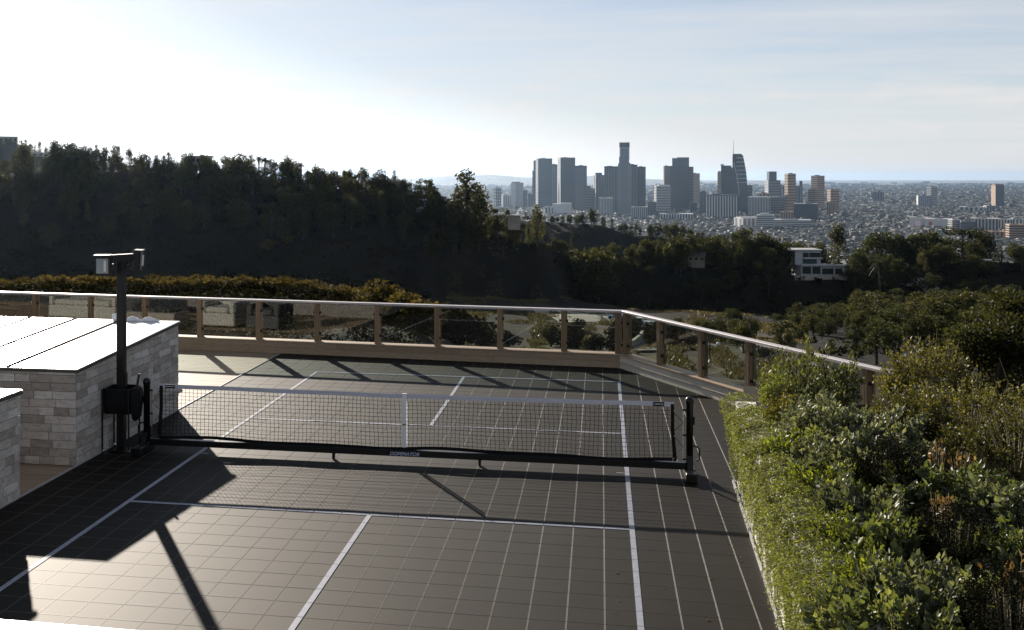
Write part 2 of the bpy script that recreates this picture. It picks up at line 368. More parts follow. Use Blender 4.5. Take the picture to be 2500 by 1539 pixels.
M['leaf_yellow'] = foliage('leaf_yellow', (.045, .046, .008), (.085, .083, .015), (.17, .155, .03), .42, tk=1.6)
M['leaf_grass'] = foliage('leaf_grass', (.05, .045, .022), (.095, .08, .036), (.16, .125, .055), .35, (1.2, 1.1, .6))
M['stem'] = plain('stem', (.2, .17, .10), .8, .2, var=.35)
M['soil'] = plain('soil', (.03, .024, .018), .95, .1, scale=10, var=.4)
m, nt, b = new_mat('white_wall'); n1 = noise(nt, 3, 7, .7); n2 = noise(nt, 24, 6, .7)
r1 = ramp(nt, n1.outputs[0], [(.3, (.5, .47, .42)), (.55, (.72, .69, .65)), (.75, (.78, .76, .73))])
nt.links.new(mul(nt, r1.outputs[0], ramp(nt, n2.outputs[0], [(.3, (.75, .73, .7)), (.5, (1, 1, 1))]).outputs[0]), b.inputs['Base Color']); b.inputs['Roughness'].default_value = .85
bump(nt, b, n2.outputs[0], .4, .02); M['white_wall'] = m
M['house_white'] = plain('house_white', (.42, .42, .41), .7, .3, var=.06, scale=.5)
M['house_tan'] = plain('house_tan', (.2, .17, .135), .8, .2, var=.1, scale=.5)
M['house_glass'] = plain('house_glass', (.02, .03, .032), .12, .6)
M['house_teal'] = plain('house_teal', (.03, .07, .07), .15, .6)
M['roof_tile'] = plain('roof_tile', (.24, .15, .1), .8, .2)
M['asphalt'] = plain('asphalt', (.17, .165, .155), .9, .2, var=.15, scale=.6)
M['concrete'] = plain('concrete', (.36, .33, .27), .9, .2, var=.2, scale=.4)
M['car_white'] = plain('car_white', (.75, .76, .78), .3, .5, coat=.4, var=.03)
M['car_blue'] = plain('car_blue', (.25, .32, .42), .3, .5, coat=.4, var=.03)
M['tyre'] = plain('tyre', (.015, .015, .015), .8, .2)
M['globe'] = plain('globe', (.85, .85, .85), .3, .5)
def cityp(name, col, rough=.6, spec=.4, var=.08, scale=.03): M[name] = plain(name, col, rough, spec, var=var, scale=scale)
cityp('tower_grey', (.06, .07, .085)); cityp('tower_blue', (.006, .02, .04), .3, .5); cityp('tower_slate', (.025, .04, .055), .5, .4); cityp('tower_teal', (.13, .175, .195), .4, .5); cityp('tower_dark', (.018, .026, .034), .45, .4)
cityp('tower_tan', (.38, .255, .16)); cityp('tower_white', (.52, .51, .49)); cityp('tower_brown', (.15, .105, .08)); cityp('tower_pale', (.34, .36, .38))
cityp('strip_dark', (.03, .04, .05), .25, .6); cityp('strip_light', (.5, .5, .48)); cityp('strip_brown', (.12, .08, .055), .4, .5); cityp('strip_grey', (.1, .11, .12), .3, .6)
cityp('city_wall', (.12, .118, .118), .95, .08, var=.5, scale=.021); cityp('city_roof', (.18, .178, .178), .95, .08, var=.8, scale=.02); cityp('city_tan', (.4, .33, .27)); cityp('sign_pink', (.75, .55, .6)); cityp('sign_red', (.4, .1, .09))

# ------------------------------------------------------------------ terrain: profiles by bearing; values >= 250 are sight lines, others heights
PROF = {
 -1200: [(14,-5),(25,-4),(70,690),(110,-10),(180,-18),(275,-24),(335,405),(420,-12),(760,-20),(900,330),(1150,-40),(1700,-150),(2400,-187)],
     0: [(14,-5),(25,-4),(70,716),(110,-12),(180,-18),(275,690),(335,425),(420,-10),(760,-10),(900,356),(1150,-60),(1700,-160),(2400,-187)],
   250: [(14,-5),(25,-4),(70,716),(110,-12),(180,-18),(275,690),(335,415),(420,-10),(760,-10),(900,392),(1150,-60),(1700,-160),(2400,-187)],
   500: [(14,-5),(25,-4),(70,714),(110,-12),(180,-18),(272,690),(332,425),(420,-14),(760,-20),(900,440),(1150,-60),(1700,-160),(2400,-187)],
   700: [(14,-5),(25,-4),(70,718),(110,-12),(180,-18),(270,695),(328,440),(420,-18),(760,-30),(900,470),(1150,-65),(1700,-160),(2400,-187)],
   850: [(14,-5),(25,-4),(68,728),(110,-13),(180,-20),(268,700),(325,458),(420,-20),(760,-40),(900,485),(1150,-70),(1700,-160),(2400,-187)],
  1000: [(14,-5),(25,-4),(66,748),(110,-15),(190,-22),(275,722),(320,482),(420,-24),(760,-50),(880,500),(1150,-75),(1700,-160),(2400,-187)],
  1080: [(14,-5),(25,-4),(66,800),(120,830),(215,775),(285,728),(318,520),(420,-28),(750,-52),(840,512),(1150,-80),(1700,-160),(2400,-187)],
  1180: [(14,-5),(25,-5),(64,880),(135,850),(240,765),(290,728),(318,560),(420,-30),(750,-54),(830,525),(1150,-84),(1700,-160),(2400,-187)],
  1300: [(14,-5),(25,-5),(60,930),(140,852),(245,765),(303,735),(325,600),(420,-36),(745,-56),(810,540),(1150,-90),(1700,-160),(2400,-187)],
  1450: [(14,-5),(25,-5),(60,940),(140,855),(245,768),(346,742),(362,640),(440,-45),(745,-58),(805,546),(1150,-95),(1700,-165),(2400,-187)],
  1600: [(14,-5),(25,-5),(60,950),(140,862),(245,790),(353,748),(368,650),(450,-48),(745,-62),(800,578),(1150,-105),(1700,-168),(2400,-187)],
  1800: [(14,-5),(25,-5),(60,980),(140,885),(235,815),(355,760),(370,655),(450,-50),(745,-72),(800,606),(1150,-110),(1700,-170),(2400,-187)],
  2000: [(14,-5),(25,-5),(55,1000),(130,905),(220,835),(354,772),(368,668),(450,-52),(745,-76),(800,640),(1150,-112),(1700,-170),(2400,-187)],
  2200: [(14,-5),(25,-5),(50,1010),(120,915),(220,840),(350,775),(372,655),(450,-52),(745,-78),(800,640),(1150,-115),(1700,-172),(2400,-187)],
  2500: [(14,-5),(25,-5),(45,1020),(110,915),(210,835),(355,760),(382,645),(470,-50),(745,-78),(800,640),(1150,-115),(1700,-172),(2400,-187)],
  3600: [(14,-5),(25,-5),(45,1020),(110,915),(210,835),(355,760),(382,645),(470,-50),(745,-78),(800,640),(1150,-115),(1700,-172),(2400,-187)],
}
PXK = np.array(sorted(PROF), float)
PD = np.array([[d for d, _ in PROF[int(k)]] for k in PXK], float)
PZ = np.array([[(CAM[2] - (v - YH) / F * d) if v >= 250 else v for d, v in PROF[int(k)]] for k in PXK], float)
def prof(px):
    px = min(max(px, PXK[0]), PXK[-1]); i = min(max(np.searchsorted(PXK, px) - 1, 0), len(PXK) - 2)
    t = (px - PXK[i]) / (PXK[i + 1] - PXK[i]); t = t * t * (3 - 2 * t)
    return PD[i] * (1 - t) + PD[i + 1] * t, PZ[i] * (1 - t) + PZ[i + 1] * t
_g = np.random.default_rng(3).normal(size=(64, 64))
def vnoise(x, y):
    xi = math.floor(x); yi = math.floor(y); fx = x - xi; fy = y - yi; fx = fx * fx * (3 - 2 * fx); fy = fy * fy * (3 - 2 * fy)
    a = _g[xi % 64, yi % 64]; b_ = _g[(xi + 1) % 64, yi % 64]; c_ = _g[xi % 64, (yi + 1) % 64]; d_ = _g[(xi + 1) % 64, (yi + 1) % 64]
    return (a * (1 - fx) + b_ * fx) * (1 - fy) + (c_ * (1 - fx) + d_ * fx) * fy
def tz(px, D):
    d, z = prof(px); h = float(np.interp(D, d, z))
    if 40 < D < 2300:
        X = (px - CX) / F * D; k = min(1, (D - 40) / 60)
        h += k * (vnoise(X / 23, D / 23) * .7 + vnoise(X / 9, D / 9 + 7) * .22) * (1 if D < 600 else 2.5)
    return h
def gpt(px, D): p = atd(px, YH, D); p[2] = tz(px, D); return p
def ground_at(px, py):
    """first ground seen on the sight line of (px, py)"""
    D = 40.
    while D < 2400:
        if CAM[2] - (py - YH) / F * D < tz(px, D): return gpt(px, D), D
        D *= 1.012
    return gpt(px, 2400), 2400.
def build_terrain():
    pxs = np.unique(np.concatenate([np.linspace(-1200, 0, 40), np.linspace(0, 2600, 260), np.linspace(2600, 3600, 34)]))
    Ds = None; V = []; dirt_shade = []
    sub = [2, 4, 6, 8, 9, 10, 10, 6, 8, 8, 6, 6]
    for px in pxs:
        d, z = prof(px); L = [d[0]]
        for i, n in enumerate(sub):
            for k in range(1, n + 1): L.append(d[i] + (d[i + 1] - d[i]) * k / n)
        for D in L:
            V.append(gpt(px, D))
            py = YH + (CAM[2] - V[-1][2]) / D * F
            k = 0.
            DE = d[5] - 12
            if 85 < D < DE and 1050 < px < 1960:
                k = min(1, (D - 85) / 25) * min(1, (DE - D) / 30) * min(1, (px - 1050) / 60) * min(1, (1960 - px) / 120) * min(1, .4 + max(0, px - 1250) / 160) * min(1, max(0, (288 - D) / 40)) * (1 if px < 1720 else min(1, max(0, (250 - D) / 40)))  # left part of the lot held darker, ridge shadow painted onto the dirt
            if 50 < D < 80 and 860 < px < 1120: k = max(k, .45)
            dirt_shade.append(k)
    nx, ny = len(pxs), len(L)
    idx = np.arange(nx * ny).reshape(nx, ny)
    Q = np.stack([idx[:-1, :-1], idx[1:, :-1], idx[1:, 1:], idx[:-1, 1:]], -1).reshape(-1, 4)
    me = npmesh('hillside', np.array(V), Q, smooth=True)
    a = me.attributes.new('dirt_shade', 'FLOAT', 'POINT'); a.data.foreach_set('value', np.array(dirt_shade, np.float32))
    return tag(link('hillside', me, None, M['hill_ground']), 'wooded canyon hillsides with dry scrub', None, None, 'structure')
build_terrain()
ZP = -186.
mb = MB(); c0 = atd(989, YH, 0); R = 60000
mb.add([(-R, -R, ZP), (R, -R, ZP), (R, R, ZP), (-R, R, ZP)], [(0, 1, 2, 3)])
tag(mb.build('city_plain', M['plain_ground']), 'wide flat city plain running to the horizon', None, None, 'structure')
# far low hills on the horizon
V = []; Q = []
pxs = np.linspace(300, 2300, 90)
for i, px in enumerate(pxs):
    top = 438 - 10 * math.exp(-((px - 1120) / 130) ** 2) - 6 * math.exp(-((px - 1350) / 160) ** 2) + 16 * max(0, (px - 1500) / 800) + vnoise(px / 40, 3) * 2
    for D, z in ((23000, ZP - 1), (25500, CAM[2] - (top - YH) / F * 25500), (29000, ZP - 1)):
        p = atd(px, YH, D); p[2] = max(z, ZP - 1); V.append(p)
for i in range(len(pxs) - 1):
    for k in range(2): Q.append((i * 3 + k, i * 3 + 3 + k, i * 3 + 4 + k, i * 3 + 1 + k))
tag(link('distant_hills', npmesh('distant_hills', np.array(V), np.array(Q), smooth=True), None, M['plain_ground']), 'faint low hills on the horizon', None, None, 'structure')

# ------------------------------------------------------------------ court of interlocking tiles
XL = -13 * FT
A_ = np.array([-3.988, 9.929]); C_ = np.array([2.746, 9.421]); D1 = (C_ - A_) / np.linalg.norm(C_ - A_); N1 = np.array([-D1[1], D1[0]])
B_ = np.array([4.404, 6.451]); D2 = (B_ - C_) / np.linalg.norm(B_ - C_); N2 = np.array([-D2[1], D2[0]])     # outward normals
court = thing('court_floor', 'dark grey sports court of square interlocking tiles', None); tag(court, kind='structure')
sb_ = MB(); sp_ = [(-4.6, -6.5), (4.9, -6.5), (4.9, 5.5), (4.5, 6.5), (2.8, 9.52), (-4.6, 10.1)]
sb_.add([(x, y, -.22) for x, y in sp_] + [(x, y, -.02) for x, y in sp_], [tuple(range(5, -1, -1)), tuple(range(6, 12))] + [(i, (i + 1) % 6, 6 + (i + 1) % 6, 6 + i) for i in range(6)])
sb_.build('base_slab', M['trim_dark'], court)
def clip(poly, p0, n):
    out = []
    for i in range(len(poly)):
        a, b2 = poly[i], poly[(i + 1) % len(poly)]
        da = (a[0] - p0[0]) * n[0] + (a[1] - p0[1]) * n[1]; db = (b2[0] - p0[0]) * n[0] + (b2[1] - p0[1]) * n[1]
        if da <= 0: out.append(a)
        if (da < 0 < db) or (db < 0 < da):
            t = da / (da - db); out.append((a[0] + (b2[0] - a[0]) * t, a[1] + (b2[1] - a[1]) * t))
    return out
def tile_shape(h=FT / 2 - .0007):
    mb = MB(); i1 = h - .0015; i2 = h - .0048; i3 = h - .006
    rings = [(h, -.016), (h, -.0015), (i1, 0), (i2, 0), (i3, -.0012)]
    vs_ = []
    for r_, z in rings: vs_ += [(-r_, -r_, z), (r_, -r_, z), (r_, r_, z), (-r_, r_, z)]
    for k in range(4):
        for j in range(4):
            a, b2 = j, (j + 1) % 4
            mb.add([vs_[k * 4 + a], vs_[k * 4 + b2], vs_[k * 4 + 4 + b2], vs_[k * 4 + 4 + a]], [(0, 1, 2, 3)], 0)
    mb.add(vs_[16:20], [(0, 1, 2, 3)], 1); return mb
tshape = tile_shape(); tile_me = tshape.mesh('tile'); tile_me.materials.append(M['tile_rim']); tile_me.materials.append(M['tile_field'])
full = []; rest = MB()
for i in range(-13, 19):
    for j in range(-19, 33):
        x0, y0 = i * FT, j * FT; cxx, cyy = x0 + FT / 2, y0 + FT / 2
        if cyy < 1.7 and cxx > 4.1: continue
        if (cxx - CAM[0]) * FW[0] + (cyy - CAM[1]) * FW[1] < 4: continue
        e = .0007; poly = [(x0 + e, y0 + e), (x0 + FT - e, y0 + e), (x0 + FT - e, y0 + FT - e), (x0 + e, y0 + FT - e)]
        c1 = clip(poly, A_ + N1 * .05, N1); c2 = clip(c1, C_ + N2 * .05, N2) if len(c1) > 2 else []
        if len(c2) < 3: continue
        if len(c2) == 4 and abs((c2[0][0] - poly[0][0])) + abs(c2[2][1] - poly[2][1]) + abs(c2[1][0] - poly[1][0]) + abs(c2[3][1] - poly[3][1]) < 1e-6:
            v = np.array([cxx, cyy, 0]) - CAM; D = v @ FW; px = CX + F * (v @ RT) / D; py = YH - F * v[2] / D
            full.append((D if -20 < px < 2520 and py < 1560 else D + 1000, cxx, cyy))
        else:
            k = len(c2); mid = np.mean(np.array(c2), 0)
            inn = [tuple(mid + (np.array(p) - mid) * .94) for p in c2]
            rest.add([(*p, 0) for p in c2] + [(*p, 0) for p in inn], [(a, (a + 1) % k, k + (a + 1) % k, k + a) for a in range(k)], 0)
            rest.add([(*p, 0) for p in inn], [tuple(range(k))], 1)
full.sort()
for q, (D, x, y) in enumerate(full):
    if q < 290:
        o = bpy.data.objects.new('tile', tile_me); COL.objects.link(o); o.parent = court; o.location = (x, y, random.uniform(-.0004, .0004))
    else:
        zz_ = random.uniform(-.0004, .0004); b0 = len(rest.v)
        rest.v += [(p[0] + x, p[1] + y, p[2] + zz_) for p in tshape.v]
        rest.f += [tuple(b0 + i for i in f) for f in tshape.f]; rest.m += tshape.m
o = rest.build('tile_field', [M['tile_rim'], M['tile_field']], court); o['kind'] = 'stuff'
# painted lines, broken at each tile joint
def pline(x0, y0, x1, y1, name='court_line'):
    mb = MB(); z = .0042
    if abs(x1 - x0) > abs(y1 - y0):
        e = np.arange(math.floor(min(x0, x1) / FT), math.ceil(max(x0, x1) / FT) + 1) * FT
        for a, b2 in zip(e[:-1], e[1:]):
            a = max(a + .004, x0); b2 = min(b2 - .004, x1)
            if b2 > a: mb.box(((a + b2) / 2, (y0 + y1) / 2, z - .002), (b2 - a, abs(y1 - y0), .004))
    else:
        e = np.arange(math.floor(min(y0, y1) / FT), math.ceil(max(y0, y1) / FT) + 1) * FT
        for a, b2 in zip(e[:-1], e[1:]):
            a = max(a + .004, y0); b2 = min(b2 - .004, y1)
            if b2 > a: mb.box(((x0 + x1) / 2, (a + b2) / 2, z - .002), (abs(x1 - x0), b2 - a, .004))
    return mb.build(name, M['line_paint'], court)
HW = 9 * FT; LW = .052; YB = 26.4 * FT; YK = 13.5 * FT
pline(-HW, -6.2, -HW + LW, YB); pline(HW - LW, -6.2, HW, YB)
pline(-HW + LW, -LW, HW - LW, -.002); pline(-HW + LW, YK, HW - LW, YK + LW); pline(-HW + LW, YB - LW, HW - LW, YB)
pline(-LW / 2, -6.2, LW / 2, -LW - .002); pline(-LW / 2, YK + LW + .002, LW / 2, YB - LW - .002)
pline(-HW + LW, 7 * FT - .06, -HW + LW + .1, 7 * FT - .035); pline(HW - LW - .1, 7 * FT - .06, HW - LW, 7 * FT - .035)
MB().box((XL - .012, 2.3, -.002), (.02, 15.2, .03)).build('edge_trim', M['steel_edge'], court)

# ------------------------------------------------------------------ timber deck beside the court
deck = thing('deck', 'pale timber deck of long boards', None); tag(deck, kind='structure')
bw = .14; y = -1.4; k = 0
while y < 10.9:
    x = XL - .024; r0 = random.Random(k)
    first = True
    while x > -13.5:
        L = r0.uniform(1.4, 4.2) if first else r0.uniform(2.6, 4.4); first = False
        if y < 1.2 and x - L < -6: L = x + 6 if x > -6 else 0
        if L < .05: break
        if not (y > 1.4 and y < 4.2 and x < -4.3):
            MB().box((0, 0, 0), (L - .004, bw - .006, .03), bev=.003).build('deck_board', M['deck_wood'], deck).location = (x - L / 2, y + bw / 2, -.017 + r0.uniform(-.001, .001))
        x -= L
    y += bw; k += 1
MB().box((-9, 4.7, -.14), (10.0, 12.4, .2)).build('joists', M['trim_dark'], deck)

# ------------------------------------------------------------------ stone enclosures with white panel roofs
def enclosure(name, label, x0, x1, y0, y1, h0, h1, faces, seams, group):
    t = thing(name, label, 'enclosure', (x1, y0, 0), 0, group)
    w = lambda x, y, z: (x - x1, y - y0, z)
    th = .012
    mb = MB(); P = [w(x0, y0 + th, 0), w(x1 - th, y0 + th, 0), w(x1 - th, y1 - th, 0), w(x0, y1 - th, 0)]
    tp = [(P[0][0], P[0][1], h0 - .05), (P[1][0], P[1][1], h0 - .05), (P[2][0], P[2][1], h1 - .05), (P[3][0], P[3][1], h1 - .05)]
    mb.add(P + tp, [(3, 2, 1, 0), (4, 5, 6, 7), (0, 1, 5, 4), (1, 2, 6, 5), (2, 3, 7, 6), (3, 0, 4, 7)])
    mb.build('wall', M['mortar'], t)
    ch = .1016; rr = random.Random(sum(map(ord, label)))
    def lay(p, d, L, nrm, hfun):
        """courses of stone along direction d on one face"""
        row = 0; z = .002
        while z < max(hfun(0), hfun(L)) - .05:
            s_ = -rr.uniform(0, .3)
            while s_ < L:
                l = rr.choice([.2, .25, .3, .36, .42]); a = max(0, s_); b2 = min(L, s_ + l); s_ += l
                if b2 - a < .015: continue
                za = min(z + ch, hfun(a) - .04); zb = min(z + ch, hfun(b2) - .04)
                if min(za, zb) - z < .012: continue
                j = .0022; pr_ = th + rr.uniform(.000, .012)
                q = [(a + j, z + j), (b2 - j, z + j), (b2 - j, zb - j), (a + j, za - j)]
                cxm = (a + b2) / 2; czm = z + ch / 2; bx = MB(); vv = []
                for off, ins in ((.001, 0), (pr_ - .003, 0), (pr_, .003)):
                    for (u_, v_) in q:
                        uu = u_ + (ins if u_ < cxm else -ins); v2 = v_ + (ins if v_ < czm else -ins)
                        vv.append(((uu - cxm) * d[0] + off * nrm[0], (uu - cxm) * d[1] + off * nrm[1], v2 - czm))
                fs = [(8, 9, 10, 11)]
                for r_ in (0, 4):
                    for i in range(4): fs.append((r_ + i, r_ + (i + 1) % 4, r_ + 4 + (i + 1) % 4, r_ + 4 + i))
                bx.add(vv, fs)
                o = bx.build('stone_tile', M['travertine'], t)
                o.location = (p[0] + d[0] * cxm, p[1] + d[1] * cxm, czm)
            z += ch; row += 1
    hR = lambda s_: h0 + (h1 - h0) * s_ / (y1 - y0); hF = lambda s_: h0; hB = lambda s_: h1
    if 'front' in faces: lay(w(max(x0, x1 - faces['front']), y0 + th, 0), (1, 0), min(x1 - x0, faces['front']), (0, -1), hF)
    if 'side' in faces: lay(w(x1 - th, y1 - faces['side'], 0), (0, 1), faces['side'], (1, 0), (lambda s_: hR(s_ + y1 - y0 - faces['side'])))
    # roof of panels, seams between them, dark edge trim
    sx = [x1 + .02] + seams + [x0]
    sl_ = (h1 - h0) / (y1 - y0)
    for a, b2 in zip(sx[:-1], sx[1:]):
        mbp = MB(); a2, b3 = a - (.004 if a != sx[0] else 0), b2 + .004
        ya, yb = y0 - .02, y1 + .02
        def pt(x, y_, dz): return (x - x1, y_ - y0, h0 + (y_ - y0) * sl_ + dz)
        vv = [pt(b3, ya, -.012), pt(a2, ya, -.012), pt(a2, yb, -.012), pt(b3, yb, -.012), pt(b3, ya, 0), pt(a2, ya, 0), pt(a2, yb, 0), pt(b3, yb, 0)]
        mbp.add(vv, [(3, 2, 1, 0), (4, 5, 6, 7), (0, 1, 5, 4), (1, 2, 6, 5), (2, 3, 7, 6), (3, 0, 4, 7)])
        mbp.build('roof_panel', M['white_panel'], t)
    for x in seams:
        MB().bar((x - x1, -.02, h0 + .006), (x - x1, y1 - y0 + .02, h1 + .006), .02, .024).build('roof_seam', M['seam_brown'], t)
    MB().bar((x0 - x1, -.012, h0 - .03), (.03, -.012, h0 - .03), .02, .034).build('roof_trim', M['trim_dark'], t)
    MB().bar((.018, -.0, h0 - .032), (.018, y1 - y0 + .02, h1 - .032), .02, .036).build('roof_trim', M['trim_dark'], t)
    MB().bar((x0 - x1, y1 - y0 + .012, h1 - .03), (.0, y1 - y0 + .012, h1 - .03), .02, .034).build('roof_trim', M['trim_dark'], t)
    return t
EG = 'stone clad enclosures with white tops'
enc1 = enclosure('stone_enclosure', 'large travertine clad enclosure with white panel top, behind the floodlight pole', -9.4, -3.98, 1.22, 4.52, 1.2, 1.36, {'front': 1.9, 'side': 3.28}, [-4.9, -5.67, -6.44, -7.2, -7.97], EG)
enc2 = enclosure('stone_enclosure', 'nearer stone enclosure with white top cut by the left picture edge', -7.0, -3.98, -4.4, -.10, 1.2, 1.2, {'side': 1.6}, [-5.2], EG)
# white topped parapet in the near corner
pw = thing('low_wall', 'low wall with bright white top in the bottom left corner', 'wall', (-1.6, -6.2, 0))
MB().box((0, .38, .46), (5.2, .68, .92), bev=.01).build('wall', M['white_wall'], pw)
MB().box((0, .38, .965), (5.3, .74, .07), bev=.012).build('coping', M['white_panel'], pw)

# ------------------------------------------------------------------ floodlight pole
fp = thing('floodlight_pole', 'black square pole with two floodlights on a cross arm', 'light pole', (-3.76, 2.04, 0))
MB().box((0, 0, 1.235), (.1, .1, 2.47), bev=.006).build('pole', M['black_metal'], fp)
MB().box((0, 0, .008), (.24, .24, .016), bev=.004).build('base_plate', M['black_metal'], fp)
MB().box((.062, -.005, .93), (.03, .07, .2), bev=.01).build('junction_box', M['black_metal'], fp)
aa = math.radians(58); ad_ = Vector((math.cos(aa), math.sin(aa), 0))
MB().bar(Vector((0, 0, 2.515)) - ad_ * .17, Vector((0, 0, 2.515)) + ad_ * .27, .09, .1, bev=.006).build('cross_arm', M['black_metal'], fp)
def flood(loc, rz, tilt):
    h = MB().box((0, 0, 0), (.21, .09, .26), bev=.012).build('floodlight', M['black_metal'], fp)
    h.location = loc; h.rotation_euler = (tilt, 0, rz)
    f = MB().box((0, -.05, .0), (.205, .012, .255)).build('frame', M['black_metal'], h)
    MB().box((0, -.058, .0), (.15, .006, .19)).build('lens', M['lamp_glass'], h)
    MB().lathe((.035, -.064, -.07), [(.016, 0), (.016, .14)], 8).build('lamp_tube', M['lamp_tube'], h)
    for k in (-1, 1): MB().bar((k * .108, .0, 0), (k * .108, .1, .0), .012, .03).build('bracket', M['black_metal'], h)
    MB().box((0, -.02, .137), (.215, .11, .012)).build('hood', M['black_metal'], h)
    return h
flood((-.16, -.2, 2.43), math.radians(14), .04)
flood((.12, .22, 2.47), math.radians(105), .06)

# ------------------------------------------------------------------ ball basket cart and paddle
bc = thing('ball_basket', 'black fabric ball basket on four thin legs with casters', 'ball basket', (-3.79, 2.05, 0))
for sx_, sy_ in ((-1, -1), (1, -1), (1, 1), (-1, 1)):
    x, y_ = sx_ * .2, sy_ * .17
    if sx_ == -1: x = -.16
    l = MB().tube([(x, y_, .045), (x, y_, .82)], .012, 8).build('leg', M['black_metal'], bc)
    cst = MB().lathe((x, y_ , .024), [(.001, -.012), (.024, -.011), (.024, .011), (.001, .012)], 10, axis='y').build('caster', M['chrome'], l)
bm_ = MB(); prof_ = []
ring = []
for z, s_ in ((.50, .82), (.52, .97), (.66, 1.04), (.78, 1.02), (.82, 1.0)):
    rr_ = []
    for k in range(24):
        t = 2 * math.pi * k / 24; c4, s4 = math.cos(t), math.sin(t)
        rx = .2 * s_ * math.copysign(abs(c4) ** .5, c4); ry = .17 * s_ * math.copysign(abs(s4) ** .5, s4)
        rr_.append((rx + .02, ry, z + (.012 * math.sin(3 * t) if z < .6 else 0)))
    ring.append(rr_)
vs_ = sum(ring, []); fs_ = [tuple(range(23, -1, -1))]
for i in range(4):
    for k in range(24): fs_.append((i * 24 + k, i * 24 + (k + 1) % 24, i * 24 + 24 + (k + 1) % 24, i * 24 + 24 + k))
bm_.add(vs_, fs_); bm_.build('basket', M['dark_fabric'], bc, smooth=True)
MB().tube([(p[0], p[1], .822) for p in ring[-1]] + [(ring[-1][0][0], ring[-1][0][1], .822)], .011, 6).build('rim', M['black_metal'], bc)
pk = MB()
for z, w_, dpt in ((.41, .09, .03), (.46, .14, .075), (.62, .17, .1), (.76, .18, .1), (.80, .16, .08)):
    pass
pr2 = [(.41, .07, .03), (.45, .13, .07), (.6, .165, .1), (.74, .175, .1), (.81, .15, .08)]
vs_ = []; fs_ = []
for z, w_, dp in pr2:
    for k in range(12):
        t = 2 * math.pi * k / 12; vs_.append((.25 + dp * .6 * math.cos(t) * .8, -.03 + w_ * math.sin(t), z))
for i in range(4):
    for k in range(12): fs_.append((i * 12 + k, i * 12 + (k + 1) % 12, i * 12 + 12 + (k + 1) % 12, i * 12 + 12 + k))
fs_ += [tuple(range(11, -1, -1)), tuple(48 + k for k in range(12))]
pk.add(vs_, fs_).build('side_pouch', M['dark_fabric'], bc, smooth=True)
pd = thing('paddle', 'dark paddle standing handle up in the pouch of the ball basket', 'paddle', (-3.545, 2.02, .80))
pd.rotation_euler = (0, math.radians(10), math.radians(20))
MB().box((0, 0, -.1), (.17, .014, .22), bev=.006).build('blade', M['black_metal'], pd)
MB().lathe((0, 0, .01), [(.013, 0), (.017, .03), (.015, .15), (.018, .19), (.017, .2)], 10).build('handle', M['grip'], pd)
MB().lathe((0, 0, .21), [(.018, 0), (.018, .008)], 10).build('end_cap', M['chrome'], pd)

# ------------------------------------------------------------------ net
YN = 7 * FT
net = thing('pickleball_net', 'portable black net with white top tape and centre strap on a wheeled frame', 'sports net', (0, YN, 0))
for sgn in (-1, 1):
    px_ = 3.45 * sgn
    p = MB().lathe((px_, 0, .08), [(.043, 0), (.043, .78), (.05, .79), (.05, .82), (.044, .842), (.03, .858), (.001, .866)], 18).build('post', M['black_metal'], net, smooth=True)
    mb = MB().box((px_, -.1, .052), (.13, .5, .1), bev=.01); mb.build('foot', M['black_metal'], net)
    mb = MB(); mb.add([(px_ - .035, -.14, .1), (px_ + .035, -.14, .1), (px_ + .035, .0, .3), (px_ - .035, .0, .3), (px_ + .075 * sgn, -.1, .1), (px_ + .075 * sgn, .1, .1), (px_, 0, .28)], [(0, 1, 2, 3), (4, 5, 6), (4, 6, 5)])
    mb.build('gusset', M['black_metal'], net)
    MB().tube([(px_ + .045 * sgn, 0, .36), (px_ + .1 * sgn, 0, .34), (px_ + .115 * sgn, 0, .31), (px_ + .115 * sgn, 0, .2), (px_ + .08 * sgn, 0, .18)], .011, 8).build('handle', M['black_metal'], net, smooth=True)
    xr = px_ - .07 * sgn
    MB().tube([(xr, 0, .17), (xr, 0, .80)], .005, 6).build('lacing_rod', M['chrome'], net)
    for z in (.19, .48, .78):
        MB().tube([(xr - .012 * sgn, 0, z), (px_ - .03 * sgn, 0, z)], .011, 8).build('rod_bracket', M['black_metal'], net)
    MB().box((px_ + .052 * sgn, .0, .66), (.018, .03, .1), bev=.004).build('cleat', M['black_metal'], net)
    xs = 3.27 * sgn
    MB().tube([(xs - .02 * sgn, 0, .85), (xs - .02 * sgn, 0, .55), (xs, 0, .3), (xs + .012 * sgn, 0, .17)], .024, 8).build('end_sleeve', M['dark_fabric'], net, smooth=True)
    for z in (.2, .47, .77): MB().lathe((xs + .0 * sgn, -.024, z), [(.009, -.004), (.009, .002)], 8, axis='y').build('rivet', M['chrome'], net)
    MB().tube([(xs, 0, .74), (xr, 0, .63), (xs, 0, .53)], .004, 5).build('lacing_cord', M['cord'], net)
    MB().tube([(xs, 0, .46), (xr, 0, .34), (xs, 0, .24)], .004, 5).build('lacing_cord', M['cord'], net)
    MB().lathe((px_ - .2 * sgn * 0, -.22, .028), [(.001, -.014), (.028, -.013), (.028, .013), (.001, .014)], 10, axis='x').build('foot_wheel', M['tyre'], net)
MB().box((0, 0, .115), (6.82, .08, .08), bev=.008).build('crossbar', M['black_metal'], net)
for x in (-.93, .93):
    c_ = MB().box((x, 0, .066), (.035, .04, .02)).build('caster', M['black_metal'], net)
    MB().lathe((x, -.012, .031), [(.001, -.016), (.031, -.014), (.031, .014), (.001, .016)], 14, axis='x').build('wheel', M['tyre'], c_)
def topz(x): return .852 + .02 * abs(x / 3.3) ** 1.3 + .002 * math.sin(x * 5)
def botz(x): return .195 + .012 * math.sin(x * 1.9 + .4) + .008 * math.sin(x * 4.3) - .012 * max(0, 1 - abs(x) / .6)
